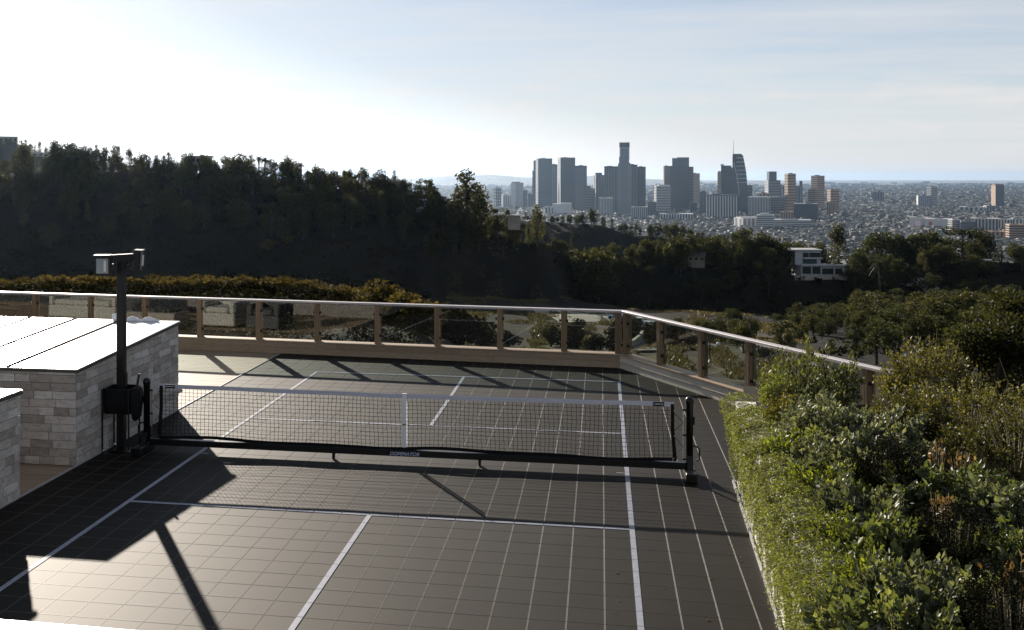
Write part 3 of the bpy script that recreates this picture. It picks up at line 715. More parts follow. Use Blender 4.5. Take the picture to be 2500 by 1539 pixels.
def sheet(name, x0, x1, zt, zb, mat, thick=.008, n=90, yo=0.):
    mb = MB(); vs_ = []; fs_ = []
    for i in range(n + 1):
        x = x0 + (x1 - x0) * i / n; w_ = .004 * math.sin(x * 7) + .002 * math.sin(x * 19)
        a, b2 = zt(x), zb(x)
        vs_ += [(x, yo - thick / 2 + w_, b2), (x, yo - thick / 2 + w_, a - .004), (x, yo + w_, a), (x, yo + thick / 2 + w_, a - .004), (x, yo + thick / 2 + w_, b2)]
    for i in range(n):
        for k in range(5):
            k2 = (k + 1) % 5; fs_.append((i * 5 + k, i * 5 + 5 + k, i * 5 + 5 + k2, i * 5 + k2))
    fs_ += [(0, 1, 2, 3, 4), tuple(n * 5 + k for k in (4, 3, 2, 1, 0))]
    return mb.add(vs_, fs_).build(name, mat, net)
sheet('top_tape', -3.3, 3.27, lambda x: topz(x), lambda x: topz(x) - .052, M['tape_white'], .014)
sheet('bottom_hem', -3.27, 3.25, lambda x: botz(x), lambda x: botz(x) - .04, M['dark_fabric'], .012)
# cords of the mesh, slightly slack
nm = MB(); cell = .0545; nv = int(6.5 / cell); rr = random.Random(5)
def cord(pts, r=.0029):
    nm.tube(pts, r, 3, cap=False)
for i in range(nv + 1):
    x = -3.25 + 6.5 * i / nv; pts = []; a, b2 = topz(x) - .05, botz(x)
    for k in range(14):
        t = k / 13; pts.append((x + rr.uniform(-.005, .005) + .008 * math.sin(t * 3 + i * .2), .003 * math.sin(x * 3 + t * 4), a + (b2 - a) * t))
    cord(pts)
for k in range(1, 13):
    t = k / 12.6; pts = []
    for i in range(0, nv + 1):
        x = -3.25 + 6.5 * i / nv; a, b2 = topz(x) - .05, botz(x)
        pts.append((x, .003 * math.sin(x * 3 + t * 4), a + (b2 - a) * t + rr.uniform(-.0035, .0035)))
    cord(pts)
o = nm.build('net_mesh', M['cord'], net); o['kind'] = 'stuff'
MB().box((-.02, -.012, .52), (.052, .006, .67)).build('centre_strap', M['strap_white'], net)
MB().box((.018, .012, .47), (.03, .006, .58)).build('centre_strap', M['strap_white'], net)
MB().box((-.02, 0, topz(0) + .003), (.054, .03, .006)).build('strap_loop', M['strap_white'], net)
MB().box((-.022, -.017, .475), (.056, .008, .02)).build('strap_buckle', M['chrome'], net)
MB().box((-.02, -.01, .16), (.11, .05, .012)).build('strap_anchor', M['black_metal'], net)
def text(body, size, loc, mat, parent, name, shear=.25, off=.006, ext=.001, sx=1.):
    cu = bpy.data.curves.new(name, 'FONT'); cu.body = body; cu.size = size; cu.shear = shear; cu.offset = off; cu.extrude = ext; cu.align_x = 'CENTER'; cu.align_y = 'CENTER'; cu.space_character = 1.02
    tmp = bpy.data.objects.new('tmp_text', cu); COL.objects.link(tmp)
    dg = bpy.context.evaluated_depsgraph_get(); me = bpy.data.meshes.new_from_object(tmp.evaluated_get(dg))
    bpy.data.objects.remove(tmp); bpy.data.curves.remove(cu)
    o = link(name, me, parent, mat); o.location = loc; o.rotation_euler = (math.pi / 2, 0, 0); o.scale = (sx, 1, 1); return o
text('DOMINATOR', .062, (-.014, -.0415, .108), M['letter'], net, 'lettering', .32, .0015, .0008, .98)
for x in (-3.12, 3.09):
    lb = MB().box((x, -.011, topz(x) - .026), (.13, .006, .05)).build('brand_label', M['black_metal'], net)
    text('DOMINATOR', .017, (x, -.0147, topz(x) - .027), M['letter_white'], lb, 'lettering', .3, .0006, .0003, 1.)

# ------------------------------------------------------------------ railing on its timber curb
rail = thing('glass_railing', 'timber railing with glass panels and pale cap rail along the court edge', 'railing')
DIR1 = Vector((*D1, 0)); DIR2 = Vector((*D2, 0)); NO1 = Vector((*N1, 0)); NO2 = Vector((*N2, 0)); PA = Vector((*A_, 0)); PC = Vector((*C_, 0))
CAPZ = 1.065; CT = .255
OUT = .13
cor = PC + NO1 * OUT; s_ = 0
# corner of the centre lines
def isect(p, d, q, e):
    den = d.x * e.y - d.y * e.x; t = ((q.x - p.x) * e.y - (q.y - p.y) * e.x) / den; return p + d * t
corner = isect(PA + NO1 * OUT, DIR1, PC + NO2 * OUT, DIR2)
cin = isect(PA, DIR1, PC, DIR2); cout = isect(PA + NO1 * .27, DIR1, PC + NO2 * .27, DIR2)
LEFT = PA - DIR1 * 9.5; RIGHT = PC + DIR2 * 7.35
def curb_run(a_in, b_in, a_out, b_out, z0, z1, name, mat='curb_wood', lean=None):
    mb = MB(); v = [a_in, b_in, b_out, a_out]; ln = lean if lean is not None else Vector()
    P = [(p.x, p.y, z0) for p in v] + [(p.x + ln.x, p.y + ln.y, z1) for p in v]
    mb.add(P, [(3, 2, 1, 0), (4, 5, 6, 7), (0, 1, 5, 4), (1, 2, 6, 5), (2, 3, 7, 6), (3, 0, 4, 7)]); return mb.build(name, M[mat], rail)
def run_pieces(a, b, n, lens, rs):
    L = (b - a).length; d = (b - a) / L; s0 = 0; i = 0; out = []
    while s0 < L - .3:
        l = min(lens[i % len(lens)], L - s0)
        if L - s0 - l < .5: l = L - s0
        out.append((a + d * s0, a + d * (s0 + l - .003))); s0 += l; i += 1
    return out
# two face boards high, a top ledge board, then the inner structure
for (a, b, no, lens1, lens2) in ((LEFT, cin, NO1, (3.4, 4.2, 2.9), (2.5, 4.4, 3.8)), (cin, RIGHT, NO2, (4.1, 3.2), (1.7, 2.2, 3.0, 3.4))):
    for zz0, zz1, ln in ((.0, .116, lens1), (.12, .232, lens2)):
        for p, q in run_pieces(a, b, 3, ln, 1):
            curb_run(p, q, p + no * .012, q + no * .012, zz0, zz1, 'face_board', 'curb_wood_lit' if no is NO2 else 'curb_wood', no * (.026 if no is NO2 else .004))  # right run paler and leaned back to stand in for grazing sun
    aa_, bb_ = a - no * .008, b - no * .008
    for p, q in run_pieces(aa_, bb_, 3, lens1, 2): curb_run(p, q, p + no * .285, q + no * .285, .235, CT, 'ledge_board')
    curb_run(a + no * .042, b + no * .042, a + no * .26, b + no * .26, -.5, .232, 'curb_core')
# posts: two boards with a groove and a thinner board behind the glass
def post(p, d, no, wide=1., nm_='post'):
    t = MB()
    rz = math.atan2(d.y, d.x)
    h = CAPZ - .035 - CT
    t.box((-.024 * wide, -.006, h / 2), (.044 * wide, .085, h), bev=.003)
    t.box((.024 * wide, -.006, h / 2), (.044 * wide, .085, h), bev=.003)
    t.box((0, -.006, h / 2), (.012, .07, h - .01))
    o = t.build(nm_, M['rail_wood'], rail); o.location = (p.x, p.y, CT); o.rotation_euler = (0, 0, rz)
    bk = MB().box((.045, .066, h / 2), (.034, .036, h), bev=.003).build('back_board', M['rail_wood'], o)
    for sg in (-1, 1):
        for z in (.16, .58): MB().box((sg * (.062 + .024 * (wide - 1)), .0, z), (.045, .034, .05), bev=.004).build('clip', M['black_metal'], o)
    return o
posts1 = [-9.674, -8.328, -7.059, -5.801, -4.497, -3.234, -1.973, -.757, .482, 1.708]
pts1 = [PA + NO1 * OUT + DIR1 * ((x - (PA + NO1 * OUT).x) / DIR1.x) for x in [-12.2, -10.95] + posts1]
pts1.append(corner - DIR1 * .1)
for p in pts1[:-1]: post(p, DIR1, NO1)
post(pts1[-1], DIR1, NO1, 1.25); post(corner + DIR2 * .1, DIR2, NO2, 1.0)
pts2 = [corner + DIR2 * .1] + [corner + DIR2 * s_ for s_ in (1.26, 2.52, 3.78, 5.03, 6.3)]
for p in pts2[1:]: post(p, DIR2, NO2)
for pts, no in ((pts1, NO1), (pts2, NO2)):
    for a, b in zip(pts[:-1], pts[1:]):
        d = (b - a).normalized(); a2, b2 = a + d * .062 + no * .004, b - d * .062 + no * .004
        MB().bar((a2.x, a2.y, (CT + .025 + CAPZ - .06) / 2), (b2.x, b2.y, (CT + .025 + CAPZ - .06) / 2), .008, CAPZ - .085 - CT).build('glass_panel', M['clear_glass'], rail)
ci = isect(PA + NO1 * (OUT - .07), DIR1, PC + NO2 * (OUT - .07), DIR2); cu_ = isect(PA + NO1 * (OUT + .07), DIR1, PC + NO2 * (OUT + .07), DIR2)
def cap(a_in, b_in, a_out, b_out):
    mb = MB(); e = .006
    lo = [a_in, b_in, b_out, a_out]; z0, z1 = CAPZ - .036, CAPZ
    P = [(p.x, p.y, z0) for p in lo] + [(p.x, p.y, z1 - e) for p in lo]
    mid = sum((Vector(p) for p in lo), Vector()) / 4
    ins = []
    for p, q in ((a_in, a_out), (b_in, b_out), (b_out, b_in), (a_out, a_in)):
        w_ = (q - p).normalized() * e; ins.append((p.x + w_.x, p.y + w_.y, z1))
    P += ins
    mb.add(P, [(3, 2, 1, 0), (0, 1, 5, 4), (1, 2, 6, 5), (2, 3, 7, 6), (3, 0, 4, 7), (4, 5, 9, 8), (5, 6, 10, 9), (6, 7, 11, 10), (7, 4, 8, 11), (8, 9, 10, 11)])
    mb.build('cap_rail', M['cap_wood'], rail)
cap(LEFT + NO1 * (OUT - .07), ci, LEFT + NO1 * (OUT + .07), cu_); cap(ci, RIGHT + NO2 * (OUT - .07), cu_, RIGHT + NO2 * (OUT + .07))
# slab under the deck edge
tb = MB(); tbp = [(-13.5, -6), (4.2, -6), (4.2, 1.5), (4.45, 6.4), (2.75, 9.6), (-13.5, 10.8)]
tb.add([(x, y, -5) for x, y in tbp] + [(x, y, -.36) for x, y in tbp], [tuple(range(5, -1, -1)), tuple(range(6, 12))] + [(i, (i + 1) % 6, 6 + (i + 1) % 6, 6 + i) for i in range(6)])
tag(tb.build('terrace_base', M['concrete']), 'concrete base under the terrace', None, None, 'structure')

# ------------------------------------------------------------------ lounge furniture behind the enclosure (seen mirrored in the rail glass)
def pillow(c, d, rx=0., rz=0., mat='cushion', name='pillow', parent=None):
    n = 8; V = []; Fc = []
    for s2 in (1, -1):
        for i in range(n + 1):
            for j in range(n + 1):
                u, v = i / n * 2 - 1, j / n * 2 - 1
                k = max(0, (1 - u ** 4) * (1 - v ** 4)) ** .5
                V.append((u * d[0] / 2 * (1 - .06 * (1 - abs(v)) ), s2 * k * d[1] / 2, v * d[2] / 2 * (1 - .06 * (1 - abs(u)))))
    for s2 in (0, 1):
        o0 = s2 * (n + 1) ** 2
        for i in range(n):
            for j in range(n):
                q = [o0 + i * (n + 1) + j, o0 + (i + 1) * (n + 1) + j, o0 + (i + 1) * (n + 1) + j + 1, o0 + i * (n + 1) + j + 1]
                Fc.append(q if s2 else q[::-1])
    o = link(name, npmesh(name, np.array(V), np.array(Fc), smooth=True), parent, M[mat]); o.location = c; o.rotation_euler = (rx, 0, rz); return o
def armchair(loc, w_, label, mat, rz=0., cat='armchair', nm_='armchair'):
    t = thing(nm_, label, cat, loc, rz)
    MB().box((0, 0, .19), (w_, .8, .3), bev=.03).build('base', M[mat], t)
    MB().box((0, .03, .41), (w_ - .34, .74, .14), bev=.04).build('seat_cushion', M[mat], t)
    MB().box((0, -.36, .55), (w_, .16, .5), bev=.04).build('backrest', M[mat], t)
    for k in (-1, 1): MB().box((k * (w_ / 2 - .08), .03, .46), (.16, .72, .26), bev=.04).build('armrest', M[mat], t)
    return t
armchair((-7.0, 6.9, 0), .95, 'pale upholstered armchair facing the railing, mirrored in the glass', 'cushion')
armchair((-5.75, 7.0, 0), .85, 'dark grey armchair facing the railing, mirrored in the glass', 'grey_cushion')
armchair((-10.9, 6.7, 0), 2.0, 'pale sofa facing the railing at the far left', 'cushion', 0, 'sofa', 'sofa')
pillow((-10.3, 6.75, .66), (.5, .18, .5), -.25, .1, 'cushion'); 
for o in list(bpy.data.objects):
    if o.name == 'pillow': tag(o, 'pale square pillow leaning in the sofa corner', 'pillow')
tag(pillow((-9.6, 6.9, .3), (.9, .5, .6), -.2, .2, 'grey_cushion', 'floor_cushion'), 'big dark floor cushion between sofa and fire table', 'cushion')
ft = thing('fire_table', 'low stone fire table filled with dark lava rock', 'fire table', (-8.45, 7.6, 0))
MB().box((0, 0, .19), (1.4, .7, .38), bev=.012).build('table_body', M['travertine'], ft)
lv = MB(); rr = random.Random(9)
for k in range(160):
    x, y_ = rr.uniform(-.58, .58), rr.uniform(-.25, .25); r_ = rr.uniform(.025, .05)
    lv.box((x, y_, .385 + r_ * .4), (r_ * 2, r_ * 1.7, r_ * 1.5), rz=rr.uniform(0, 3), bev=r_ * .45)
o = lv.build('lava_rock', M['lava'], ft); o['kind'] = 'stuff'
# white rolled cover lying on the back edge of the enclosure
tp = onplane(275, 781, (0, 4.42, 0), (0, 1, 0)); tq = onplane(388, 783, (0, 4.42, 0), (0, 1, 0))
tw = MB(); pts = []; rs = []
for i in range(15):
    t = i / 14; p = Vector(tp) * (1 - t) + Vector(tq) * t
    r_ = .03 + .012 * math.sin(i * 1.3) + (.02 if i < 2 else 0); pts.append((p.x, 4.42 + .02 * math.sin(i * 2.1), 1.352 + r_)); rs.append(r_)
tag(tw.tube(pts, rs, 10).build('rolled_towel', M['towel'], smooth=True), 'white rolled towel lying on the back edge of the large enclosure', 'towel')

# ------------------------------------------------------------------ leaves
LR = np.random.default_rng(21)
def unit(v): return v / np.maximum(np.linalg.norm(v, axis=-1, keepdims=True), 1e-9)
def leaf_arrays(P, A, L, Wd, fold=.25, up=None):
    """folded leaves: 5 points, 2 quads each"""
    n = len(P); r = unit(LR.normal(size=(n, 3))) if up is None else unit(up + 1.0 * LR.normal(size=(n, 3)))
    B = unit(np.cross(A, r)); Nn = np.cross(B, A); L = np.asarray(L).reshape(-1, 1); Wd = np.asarray(Wd).reshape(-1, 1)
    V = np.stack([P, P + A * L * .45 + B * Wd, P + A * L - Nn * L * .12, P + A * L * .45 - B * Wd, P + A * L * .5 - Nn * Wd * fold * 2], 1).reshape(-1, 3)
    b0 = np.arange(n)[:, None] * 5
    Q = np.concatenate([b0 + [0, 1, 2, 4], b0 + [0, 4, 2, 3]], 1).reshape(-1, 4); return V, Q
def card_arrays(P, A, L, Wd):
    n = len(P); B = unit(np.cross(A, unit(LR.normal(size=(n, 3))))); L = np.asarray(L).reshape(-1, 1); Wd = np.asarray(Wd).reshape(-1, 1)
    V = np.stack([P - A * L * .5, P + B * Wd, P + A * L * .5, P - B * Wd], 1).reshape(-1, 3)
    return V, np.arange(n * 4).reshape(-1, 4)
def join(parts):
    V = []; Q = []; o = 0
    for v, q in parts: V.append(v); Q.append(q + o); o += len(v)
    return np.concatenate(V), np.concatenate(Q)

# ------------------------------------------------------------------ planter wall, wall lights, trailing rosemary
WA = np.array([3.96, 1.93]); WB = np.array([3.74, -5.2]); WD = (WB - WA) / np.linalg.norm(WB - WA); WN = np.array([WD[1], -WD[0]])   # face normal towards the court
if WN[0] > 0: WN = -WN
pl = thing('planter_wall', 'white rendered planter wall half hidden by trailing rosemary', 'wall', (WA[0], WA[1], 0))
def wl(s_, out=0., z=0.): p = WA + WD * s_ + WN * out; return (p[0] - WA[0], p[1] - WA[1], z)
WL = 7.1
mb = MB(); top = 1.11
steps = [0, 1.1, 2.05, 2.9, 3.7, 4.6, 5.6, WL]
for i, (a, b) in enumerate(zip(steps[:-1], steps[1:])):
    mb2 = MB(); o0 = -.012 * (i % 2); hz = top + (-.16, -.07, -.02, .02, 0, .03, 0)[i]
    P = [wl(a + .004, -o0), wl(b - .004, -o0), wl(b - .004, -.26), wl(a + .004, -.26)]
    P = [(x, y, -.05) for x, y, z in P] + [(x, y, hz) for x, y, z in P]
    mb2.add(P, [(0, 1, 2, 3), (7, 6, 5, 4), (4, 5, 1, 0), (5, 6, 2, 1), (6, 7, 3, 2), (7, 4, 0, 3)]); o = mb2.build('wall_block', M['white_wall'], pl)
mb = MB(); P = [wl(0.002, -.27), wl(0.002, -1.1), wl(.25, -1.1), wl(.25, -.27)]
P = [(x, y, -.05) for x, y, z in P] + [(x, y, top - .16) for x, y, z in P]
mb.add(P, [(0, 1, 2, 3), (7, 6, 5, 4), (4, 5, 1, 0), (5, 6, 2, 1), (6, 7, 3, 2), (7, 4, 0, 3)]).build('end_or_lit_wall', M['white_wall'], pl)
MB().bar(wl(.0, .03, .015), wl(WL, .03, .015), .02, .03).build('base_trim', M['steel_edge'], pl)
mb = MB(); P = [(WA[0] + .2, WA[1] - .2, .2), (WA[0] + .2, -5.4, .2), (7.6, -5.4, .2), (8.2, 1.9, .2)]
P += [(x, y, .99) for x, y, z in P]
tag(mb.add(P, [(0, 1, 2, 3), (7, 6, 5, 4), (4, 5, 1, 0), (5, 6, 2, 1), (6, 7, 3, 2), (7, 4, 0, 3)]).build('planting_soil', M['soil']), 'dark soil of the planting bed', None, None, 'structure')
mb = MB(); P = [(4.1, 1.9, -.4), (8.2, 1.9, -.4), (5.6, 5.6, -.4), (4.5, 5.6, -.4)]; P += [(x, y, .45) for x, y, z in P]
tag(mb.add(P, [(0, 3, 2, 1), (4, 5, 6, 7), (0, 1, 5, 4), (1, 2, 6, 5), (2, 3, 7, 6), (3, 0, 4, 7)]).build('planting_soil', M['soil']), 'dark soil beyond the planter wall', None, None, 'structure')
def wall_at(px, py):
    p = onplane(px, py, (WA[0], WA[1], 0), (WN[0], WN[1], 0)); return (np.array(p[:2]) - WA) @ WD, p[2]
for i, (px, py, lab) in enumerate(((1813, 1160, 'small box light on the white wall, the one farther away'), (1901, 1365, 'small box light on the white wall half hidden by rosemary'))):
    s_, z = wall_at(px, py); w_ = wl(s_, .0, z)
    t = thing('wall_light', lab, 'wall light', (w_[0] + WA[0], w_[1] + WA[1], z), math.atan2(WD[1], WD[0]) + math.pi / 2 * 0, 'box lights on the planter wall')
    MB().box((0, -.035 if WN @ np.array([-WD[1], WD[0]]) < 0 else .035, 0), (.07, .07, .13), bev=.006).build('housing', M['light_housing'], t)
    MB().box((0, -.074 if WN @ np.array([-WD[1], WD[0]]) < 0 else .074, .01), (.05, .008, .08), bev=.002).build('front_plate', M['chrome'], t)

def rosemary(name, label, s0, s1, nst, lmin, lmax, seed, zt=1.13, spread=.16, gaps=()):
    """hanging shoots with short needles, as one plant"""
    g = np.random.default_rng(seed); t = thing(name, label, 'plant', (WA[0] + WD[0] * (s0 + s1) / 2, WA[1] + WD[1] * (s0 + s1) / 2, zt), 0, 'rosemary trailing over the planter wall')
    org = np.array([*t.location]); PP = []; AA = []; stems = MB()
    for k in range(nst):
        s_ = g.uniform(s0, s1)
        if any(a < s_ < b and g.random() < .88 for a, b in gaps): continue
        L = g.uniform(lmin, lmax) * (1 if g.random() < .8 else .6); ns = max(4, int(L / .07)); drift = g.normal(0, .12); back = g.uniform(.0, .34); zz0 = zt + g.uniform(-.03, .07)
        pts = []
        for i in range(ns + 3):
            if i < 3: q = (s_ , -back + back * i / 2.2, zz0 + .05 * math.sin(i))
            else:
                f = (i - 3) / ns; q = (s_ + drift * f * L + .02 * math.sin(i * 1.1 + k), .03 + spread * (1 - f) ** 1.5 * g.uniform(.4, 1) + g.uniform(0, .03), zz0 - .03 - L * f)
            w_ = WA + WD * q[0] + WN * q[1]; pts.append(np.array([w_[0], w_[1], max(q[2], .01)]))
        pts = np.array(pts)
        if k % 3 == 0: stems.tube([tuple(p - org) for p in pts], .0022, 3, cap=False)
        seg = np.diff(pts, axis=0); ln = np.linalg.norm(seg, axis=1); tot = ln.sum(); nn = int(tot / .0085)
        u = np.sort(g.random(nn)) * tot; cs = np.concatenate([[0], np.cumsum(ln)]); ix = np.clip(np.searchsorted(cs, u) - 1, 0, len(seg) - 1)
        p = pts[ix] + seg[ix] * ((u - cs[ix]) / np.maximum(ln[ix], 1e-6))[:, None]
        a = unit(unit(seg[ix]) * .5 + g.normal(size=(nn, 3)) * .75 + np.array([WN[0], WN[1], .15]) * .25); PP.append(p); AA.append(a)
    P = np.concatenate(PP) - org; A = np.concatenate(AA)
    V, Q = leaf_arrays(P, A, LR.uniform(.02, .038, len(P)), LR.uniform(.003, .005, len(P)), .2)
    o = link('foliage', npmesh('foliage', V, Q, np.repeat(np.clip(LR.normal(.5, .22, len(P)), 0, 1), 2)), t, M['leaf_rosemary']); o['kind'] = 'stuff'
    stems.build('stem', M['stem'], t)
rosemary('trailing_rosemary', 'rosemary hanging over the far end of the white wall by the timber curb', .0, 1.2, 80, .45, .95, 1, .96, gaps=((.3, .42), (.55, .85)))
rosemary('trailing_rosemary', 'rosemary curtain between the two wall lights', 1.1, 3.1, 175, .45, 1.1, 2, 1.07, gaps=((1.0, 1.3), (1.75, 1.85), (2.2, 2.45)))
rosemary('trailing_rosemary', 'thick rosemary curtain nearest the camera over the white wall', 3.0, 6.6, 350, .55, 1.2, 3, 1.13, gaps=((3.3, 3.6), (4.0, 4.1)))

# ------------------------------------------------------------------ shrubs in the planting bed
def shrub(name, label, px, py, rx, rh, kind, zc=1.02, D=None, nl=2500, leaf=(.04, .06), asp=.36, mat='leaf_olive', nshoot=40, group=None, big=0, droop=0., shell=.55, cat='shrub', upk=.6, ry=None, base=None):
    zc += .15
    c = onz(px, py, zc) if D is None else atd(px, py, D)
    zb = .98 if base is None else base
    t = thing(name, label, cat, (c[0], c[1], zb), 0, group); cz = c[2] - zb
    ry = rx if ry is None else ry
    g = LR
    # shoots radiate from the foot of the plant and end on a lumpy dome
    d = unit(np.stack([g.normal(size=nshoot), g.normal(size=nshoot), g.uniform(-.25, 1.25, nshoot)], 1))
    rad = np.stack([d[:, 0] * rx, d[:, 1] * ry, cz + d[:, 2] * rh], 1) * 1.0
    rad[:, :2] *= g.uniform(.75, 1.15, (nshoot, 1)); rad[:, 2] = cz + (rad[:, 2] - cz) * g.uniform(.5, 1.55, nshoot)
    PP = []; AA = []; stems = MB(); per = max(3, nl // nshoot)
    for i in range(nshoot):
        e = rad[i]; st = np.array([e[0] * .25, e[1] * .25, .0]); md = np.array([e[0] * .7, e[1] * .7, e[2] * .55])
        u = 1 - (1 - shell) * g.random(per) ** 1.0 * 1.0
        u = np.clip(u, 0, 1)[:, None]
        p = (1 - u) ** 2 * st + 2 * u * (1 - u) * md + u ** 2 * e; tg = unit(2 * (1 - u) * (md - st) + 2 * u * (e - md))
        a = unit(tg * upk + g.normal(size=(per, 3)) * .6 + np.array([0, 0, .2 - droop])); PP.append(p + g.normal(size=(per, 3)) * .02); AA.append(a)
        if mat == 'leaf_dark': e = e * .7
        stems.tube([tuple(st), tuple((st + 2 * md + e) / 4), tuple(e * 1.02)], [.008, .005, .0022], 4, cap=False)
    P = np.concatenate(PP); A = np.concatenate(AA); n = len(P)
    L = g.uniform(leaf[0], leaf[1], n); tint = np.clip(g.normal(.5, .22, n), 0, 1)
    if big:                                                    # leaves large enough to tell apart are parts of their own
        proj = np.argsort(-(P @ np.array([-.3, -.5, .8])) + g.normal(0, .03, n))[:big]
        keep = np.ones(n, bool); keep[proj] = False
        lm = []
        for k in range(6):
            bend = .06 + .05 * k; V = np.array([[0, 0, 0], [.25, asp * .85, .03], [.6, asp * .9, -.02], [1, 0, -bend], [.6, -asp * .9, -.02], [.25, -asp * .85, .03], [.3, 0, -.05], [.65, 0, -.06 - bend * .3]])
            me = npmesh('leaf', V, np.array([[0, 1, 6, 6], [0, 6, 5, 5], [1, 2, 7, 6], [5, 6, 7, 4], [2, 3, 7, 7], [4, 7, 3, 3]])[:, :4]) if False else None
            if me is None:
                me = bpy.data.meshes.new('leaf'); me.from_pydata([tuple(v) for v in V], [], [(0, 1, 6), (0, 6, 5), (1, 2, 7, 6), (5, 6, 7, 4), (2, 3, 7), (4, 7, 3)])
                at = me.attributes.new('tint', 'FLOAT', 'FACE'); at.data.foreach_set('value', np.full(6, .2 + .12 * k, np.float32))
            me.materials.append(M[mat]); lm.append(me)
        for q in proj:
            x = Vector(A[q]); r_ = Vector(g.normal(size=3)) + Vector((0, 0, 1.2)); y_ = r_.cross(x).normalized(); z_ = x.cross(y_)
            o = bpy.data.objects.new('leaf', lm[int(g.integers(6))]); COL.objects.link(o); o.parent = t
            o.matrix_local = Matrix.Translation(P[q]) @ Matrix((x, y_, z_)).transposed().to_4x4() @ Matrix.Scale(float(L[q]) * 1.05, 4)
        P, A, L, tint = P[keep], A[keep], L[keep], tint[keep]
    V, Q = leaf_arrays(P, A, L, L * asp * g.uniform(.8, 1.2, len(L)) * .5 * 1.6, .22, up=np.array([0, 0, 1.]))
    o = link('foliage', npmesh('foliage', V, Q, np.repeat(tint, 2)), t, M[mat]); o['kind'] = 'stuff'
    stems.build('stem', M['stem'], t); return t
shrub('olive_shrub', 'upright silvery olive shrub whose shoots rise in front of the cap rail', 1975, 950, .52, .42, 0, D=12.6, nl=4200, leaf=(.045, .075), asp=.26, mat='leaf_olive', nshoot=110, upk=1.0, base=.4)
shrub('olive_shrub', 'slim olive seedling with one tall shoot against the railing', 2075, 960, .13, .42, 0, D=12.4, nl=420, leaf=(.04, .06), asp=.26, mat='leaf_olive', nshoot=14, upk=1.1)
shrub('boxwood', 'small dark round boxwood at the far end of the planter', 1902, 975, .2, .22, 0, D=12.2, nl=2600, leaf=(.018, .026), asp=.5, mat='leaf_green', nshoot=120, shell=.8)
shrub('boxwood', 'yellow green boxwood in front of the dark round one', 1918, 1030, .22, .2, 0, D=11.2, nl=2400, leaf=(.02, .032), asp=.45, mat='leaf_yellow', nshoot=120, shell=.8)
shrub('sage_shrub', 'grey green sage filling the middle of the bed behind the black bush', 2095, 1085, .62, .3, 0, nl=6800, leaf=(.038, .07), asp=.3, mat='leaf_sage', nshoot=120, big=60)
shrub('sage_shrub', 'grey green sage below the olive shrub', 2010, 1050, .45, .26, 0, nl=4600, leaf=(.036, .062), asp=.28, mat='leaf_sage', nshoot=100, big=30)
shrub('sage_shrub', 'sage beside the far black bush on its left', 2050, 1150, .42, .22, 0, zc=.98, nl=3000, leaf=(.045, .07), asp=.3, mat='leaf_sage', nshoot=90, big=30)
shrub('green_shrub', 'bright green low shrub along the wall top below the yellow boxwood', 1955, 1110, .34, .17, 0, zc=.98, nl=3600, leaf=(.03, .05), asp=.28, mat='leaf_green', nshoot=140)
shrub('green_shrub', 'bright green low shrub behind the bare ledge of the white wall', 2015, 1195, .34, .16, 0, zc=.98, nl=3400, leaf=(.03, .055), asp=.3, mat='leaf_green', nshoot=120)
shrub('green_shrub', 'yellow green shrub spilling over the wall at the bottom of the picture', 2100, 1320, .36, .16, 0, zc=.98, nl=4200, leaf=(.028, .05), asp=.28, mat='leaf_green', nshoot=150)
shrub('green_shrub', 'yellow green shrub at the bottom edge next to the wall', 2165, 1450, .38, .16, 0, zc=.97, nl=4200, leaf=(.028, .05), asp=.28, mat='leaf_green', nshoot=150)
shrub('brown_shrub', 'tall olive brown shrub whose crown hides the end of the cap rail', 2265, 935, .55, .46, 0, D=13.2, nl=7000, leaf=(.03, .05), asp=.36, mat='leaf_brown', nshoot=190, shell=.7, base=.3)
shrub('brown_shrub', 'wide olive brown small leaved shrub on the right behind the sage', 2370, 1040, .75, .36, 0, nl=12000, leaf=(.022, .038), asp=.38, mat='leaf_brown', nshoot=260, shell=.7)
shrub('brown_shrub', 'olive brown shrub at the right edge above the dry flower heads', 2480, 1120, .6, .34, 0, nl=9000, leaf=(.022, .036), asp=.38, mat='leaf_brown', nshoot=220, shell=.7)
shrub('brown_shrub', 'olive brown shrub between the tall crown and the sage', 2215, 1040, .42, .26, 0, nl=6000, leaf=(.022, .038), asp=.36, mat='leaf_brown', nshoot=170, shell=.7)
BG = 'black dried out round bushes in the bed'
shrub('dark_bush', 'black dried round bush in the middle of the bed, farthest of the three', 2165, 1165, .28, .27, 0, zc=1.06, nl=8000, leaf=(.012, .02), asp=.4, mat='leaf_dark', nshoot=220, shell=.75, group=BG)
shrub('dark_bush', 'black dried round bush among big leaves, middle of the three', 2335, 1340, .28, .27, 0, zc=1.06, nl=9500, leaf=(.011, .018), asp=.4, mat='leaf_dark', nshoot=240, shell=.75, group=BG)
shrub('dark_bush', 'black dried round bush cut by the bottom right corner', 2470, 1525, .28, .27, 0, zc=1.06, nl=9500, leaf=(.011, .018), asp=.4, mat='leaf_dark', nshoot=240, shell=.75, group=BG)
